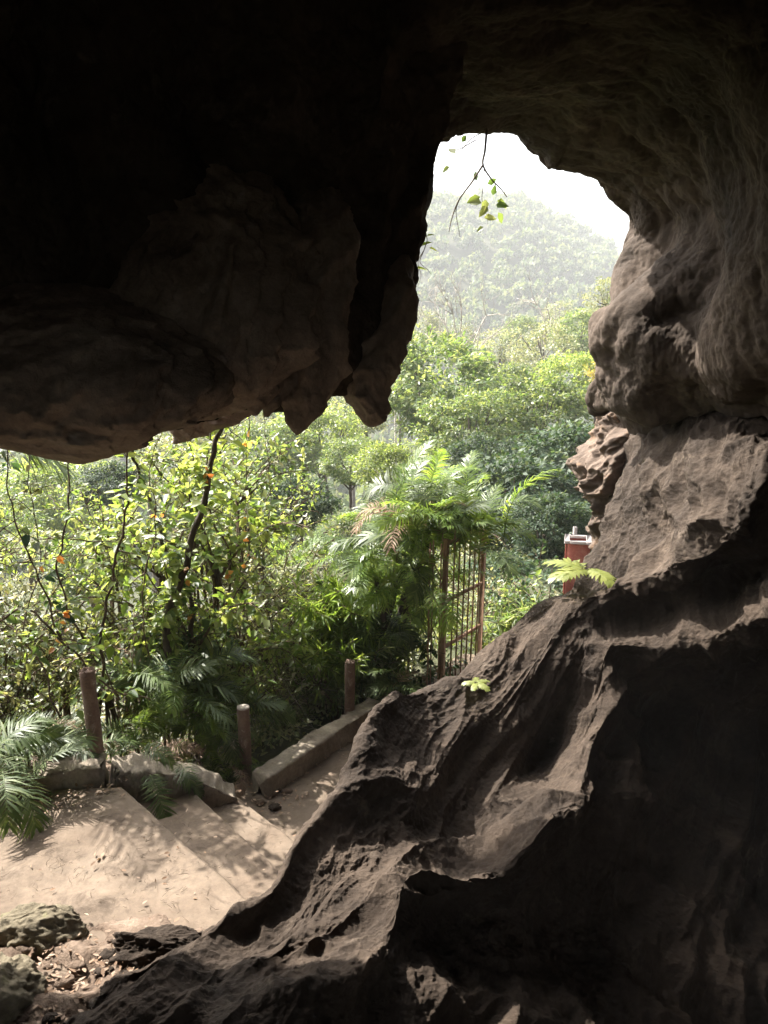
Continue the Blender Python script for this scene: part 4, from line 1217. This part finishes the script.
post(98, 661, 765, 5.55, .052, 'tallest reddish round post with a chipped top rising from palm leaves', broken=True, tilt=(0, -.02))
post(246, 700, 775, 6.35, .05, 'reddish round post with a flat pale top right of the steps')
post(349, 657, 712, 7.15, .047, 'weathered brown post standing on the path kerb near the gate', broken=True, tilt=(0, .02))

# gate (leans a little)
gA = at(440, 696, 7.8); gA[2] = -.5
gB = at(480, 655, 8.5)
dirg = V(gB[0] - gA[0], gB[1] - gA[1], 0); wid = np.linalg.norm(dirg); dirg /= wid
az = math.atan2(dirg[1], dirg[0])
gate = tag(link('iron_gate', None, loc=gA, rot=(0, .03, az)), 'rusty red brown iron gate of thin bars under the arching palm', 'gate')
H = 1.62
def gbox(name, x0, x1, z0, z1, t, parent=gate, y=0):
    m_ = MB(); m_.box(V((x0 + x1) / 2, y, (z0 + z1) / 2), (x1 - x0, t, z1 - z0), bevel=.004); return m_.build(name, M_rust, parent)
print('gate width', wid)
gbox('stile', 0, .05, 0, H, .045); gbox('stile', wid - .045, wid, 0, H, .045)
for z_ in (.06, .50, .98, H - .05): gbox('rail', .052, wid - .047, z_ - .017, z_ + .017, .03)
nb = 6
for k in range(nb):
    xx = .05 + (wid - .095) * (k + 1) / (nb + 1)
    m_ = MB(); m_.tube([V(xx, -.02, .02), V(xx + rng.normal() * .004, -.022, H * .5), V(xx, -.02, H + .06)], .009, 8); m_.build('bar', M_rust, gate)
# lattice post
lat = tag(link('lattice_post', None, loc=gA - np.append(dirg[:2], 0) * .13, rot=(0, .035, az + .25)), 'rusty open lattice gate post of angle iron with zigzag braces', 'gate post')
def lbar(a, b, w_, name):
    m_ = MB(); a, b = np.array(a), np.array(b); L = np.linalg.norm(b - a); d = (b - a) / L
    z_ = d; x_ = unit(np.cross(z_, V(0, 1, 0))) if abs(d[1]) < .9 else V(1, 0, 0); y_ = np.cross(z_, x_)
    m_.box((a + b) / 2, (w_, w_ * .5, L), rot=np.stack([x_, y_, z_], 1), bevel=.002); m_.build(name, M_rust, lat)
for xx in (-.055, .055):
    for yy in (-.055, .055): lbar((xx, yy, 0), (xx, yy, 1.62), .022, 'upright')
zz = np.linspace(.05, 1.55, 10)
for i in range(9):
    s_ = 1 if i % 2 else -1
    lbar((-.05 * s_, -.068, zz[i]), (.05 * s_, -.068, zz[i + 1]), .016, 'brace')
    lbar((-.05 * s_, .068, zz[i]), (.05 * s_, .068, zz[i + 1]), .016, 'brace')
    lbar((.068, -.05 * s_, zz[i]), (.068, .05 * s_, zz[i + 1]), .016, 'brace')

# red box with a pale rim
bx = at(578, 541, 10.6)
box = tag(link('incense_box', None, loc=(bx[0], bx[1], -.5), rot=(0, 0, -.25)), 'faded red box with a pale rimmed open top standing beside the path', 'box')
hb = bx[2] + .5
m_ = MB()
for sx, sy, lx, ly in ((-.15, 0, .03, .30), (.15, 0, .03, .30), (0, -.17, .27, .03), (0, .17, .27, .03)): m_.box(V(sx, sy, hb / 2), (lx, ly + (.04 if lx < .1 else 0), hb), bevel=.003)
m_.build('body', M_redbox, box)
m_ = MB()
for sx, sy, lx, ly in ((-.145, 0, .07, .40), (.145, 0, .07, .40), (0, -.165, .218, .07), (0, .165, .218, .07)): m_.box(V(sx, sy, hb + .022), (lx, ly, .04), bevel=.004)
m_.build('rim', M_white, box)
m_ = MB(); m_.box(V(0, 0, hb - .05), (.27, .30, .02)); m_.build('lid', M_redbox, box)
ps = at(575, 530, 11.2)
pp = tag(link('pale_stub_post', None, loc=(ps[0], ps[1], -.55)), 'small pale stub post just behind the red box', 'post')
m_ = MB(); m_.box(V(0, 0, (ps[2] + .6) / 2), (.055, .055, ps[2] + .6), bevel=.01); m_.build('post_shaft', M_white, pp)

# ------------------------------------------------------------------ litter
def scatter_litter(name, regions, mat, size, dense_seed=0, twig=False):
    m_ = MB()
    for (pa, pb, z_, w_, n) in regions:
        a, b = onz(*pa, z_), onz(*pb, z_)
        t = rng.random(n)[:, None]; P = a * (1 - t) + b * t + rng.normal(size=(n, 3)) * V(w_, w_, 0)
        P[:, 2] = z_ + .006 + rng.random(n) * .015
        P = P[kerb_sd(P[:, 0], P[:, 1]) < -.1]; n = len(P)
        D = unit(rng.normal(size=(n, 3)) * V(1, 1, .15)); Nn = unit(V(0, 0, 1) + rng.normal(size=(n, 3)) * .3)
        if twig:
            for p_, d_ in zip(P, D):
                L = rng.uniform(.015, .06); m_.tube([p_, p_ + d_ * L * .5 + rng.normal(size=3) * V(.006, .006, .001), p_ + d_ * V(1, 1, .1) * L], .0011, 4)
        else:
            L = size * rng.uniform(.3, .9, n); add_leaves(m_, P, D, Nn, L, L * .45, curl=-.12)
    return tag(m_.build(name, mat, smooth=False), kind='stuff')


scatter_litter('leaf_litter', [((275, 785), (385, 708), -.5, .07, 330), ((250, 790), (290, 800), -.5, .1, 120), ((20, 965), (200, 955), .035, .12, 200), ((60, 1000), (90, 1010), .04, .14, 160),
                               ((0, 815), (120, 785), 0, .06, 130), ((190, 780), (240, 800), -.34, .05, 60), ((60, 850), (200, 900), 0, .35, 50), ((300, 800), (360, 730), -.5, .18, 24)], G_dry, .05)
scatter_litter('twig_litter', [((40, 830), (200, 900), 0, .3, 260), ((0, 810), (120, 790), 0, .1, 50), ((190, 800), (260, 850), -.168, .12, 26), ((225, 800), (280, 835), -.338, .08, 16), ((290, 790), (370, 715), -.5, .12, 60), ((60, 960), (140, 980), .04, .15, 60)], M_twig, .05, twig=True)

# ------------------------------------------------------------------ haze
m, t, N, L = newmat('haze_air')
pv = N.new('ShaderNodeVolumePrincipled')
pv.inputs['Color'].default_value = (.70, .71, .73, 1)
pv.inputs['Density'].default_value = .0013
pv.inputs['Anisotropy'].default_value = -.1
o_ = N.new('ShaderNodeOutputMaterial'); L.new(pv.outputs[0], o_.inputs['Volume'])
zlo = float(S3[..., 2].min()) - 1.0
zhi = float(S3[..., 2].max()) + 9
mb = MB(); mb.box(V(0, 310, (zlo + zhi) / 2), (1130, 665, zhi - zlo)); hz = mb.build('haze', m, smooth=False)
tag(hz, kind='stuff')
print('objects', len(sc.objects))
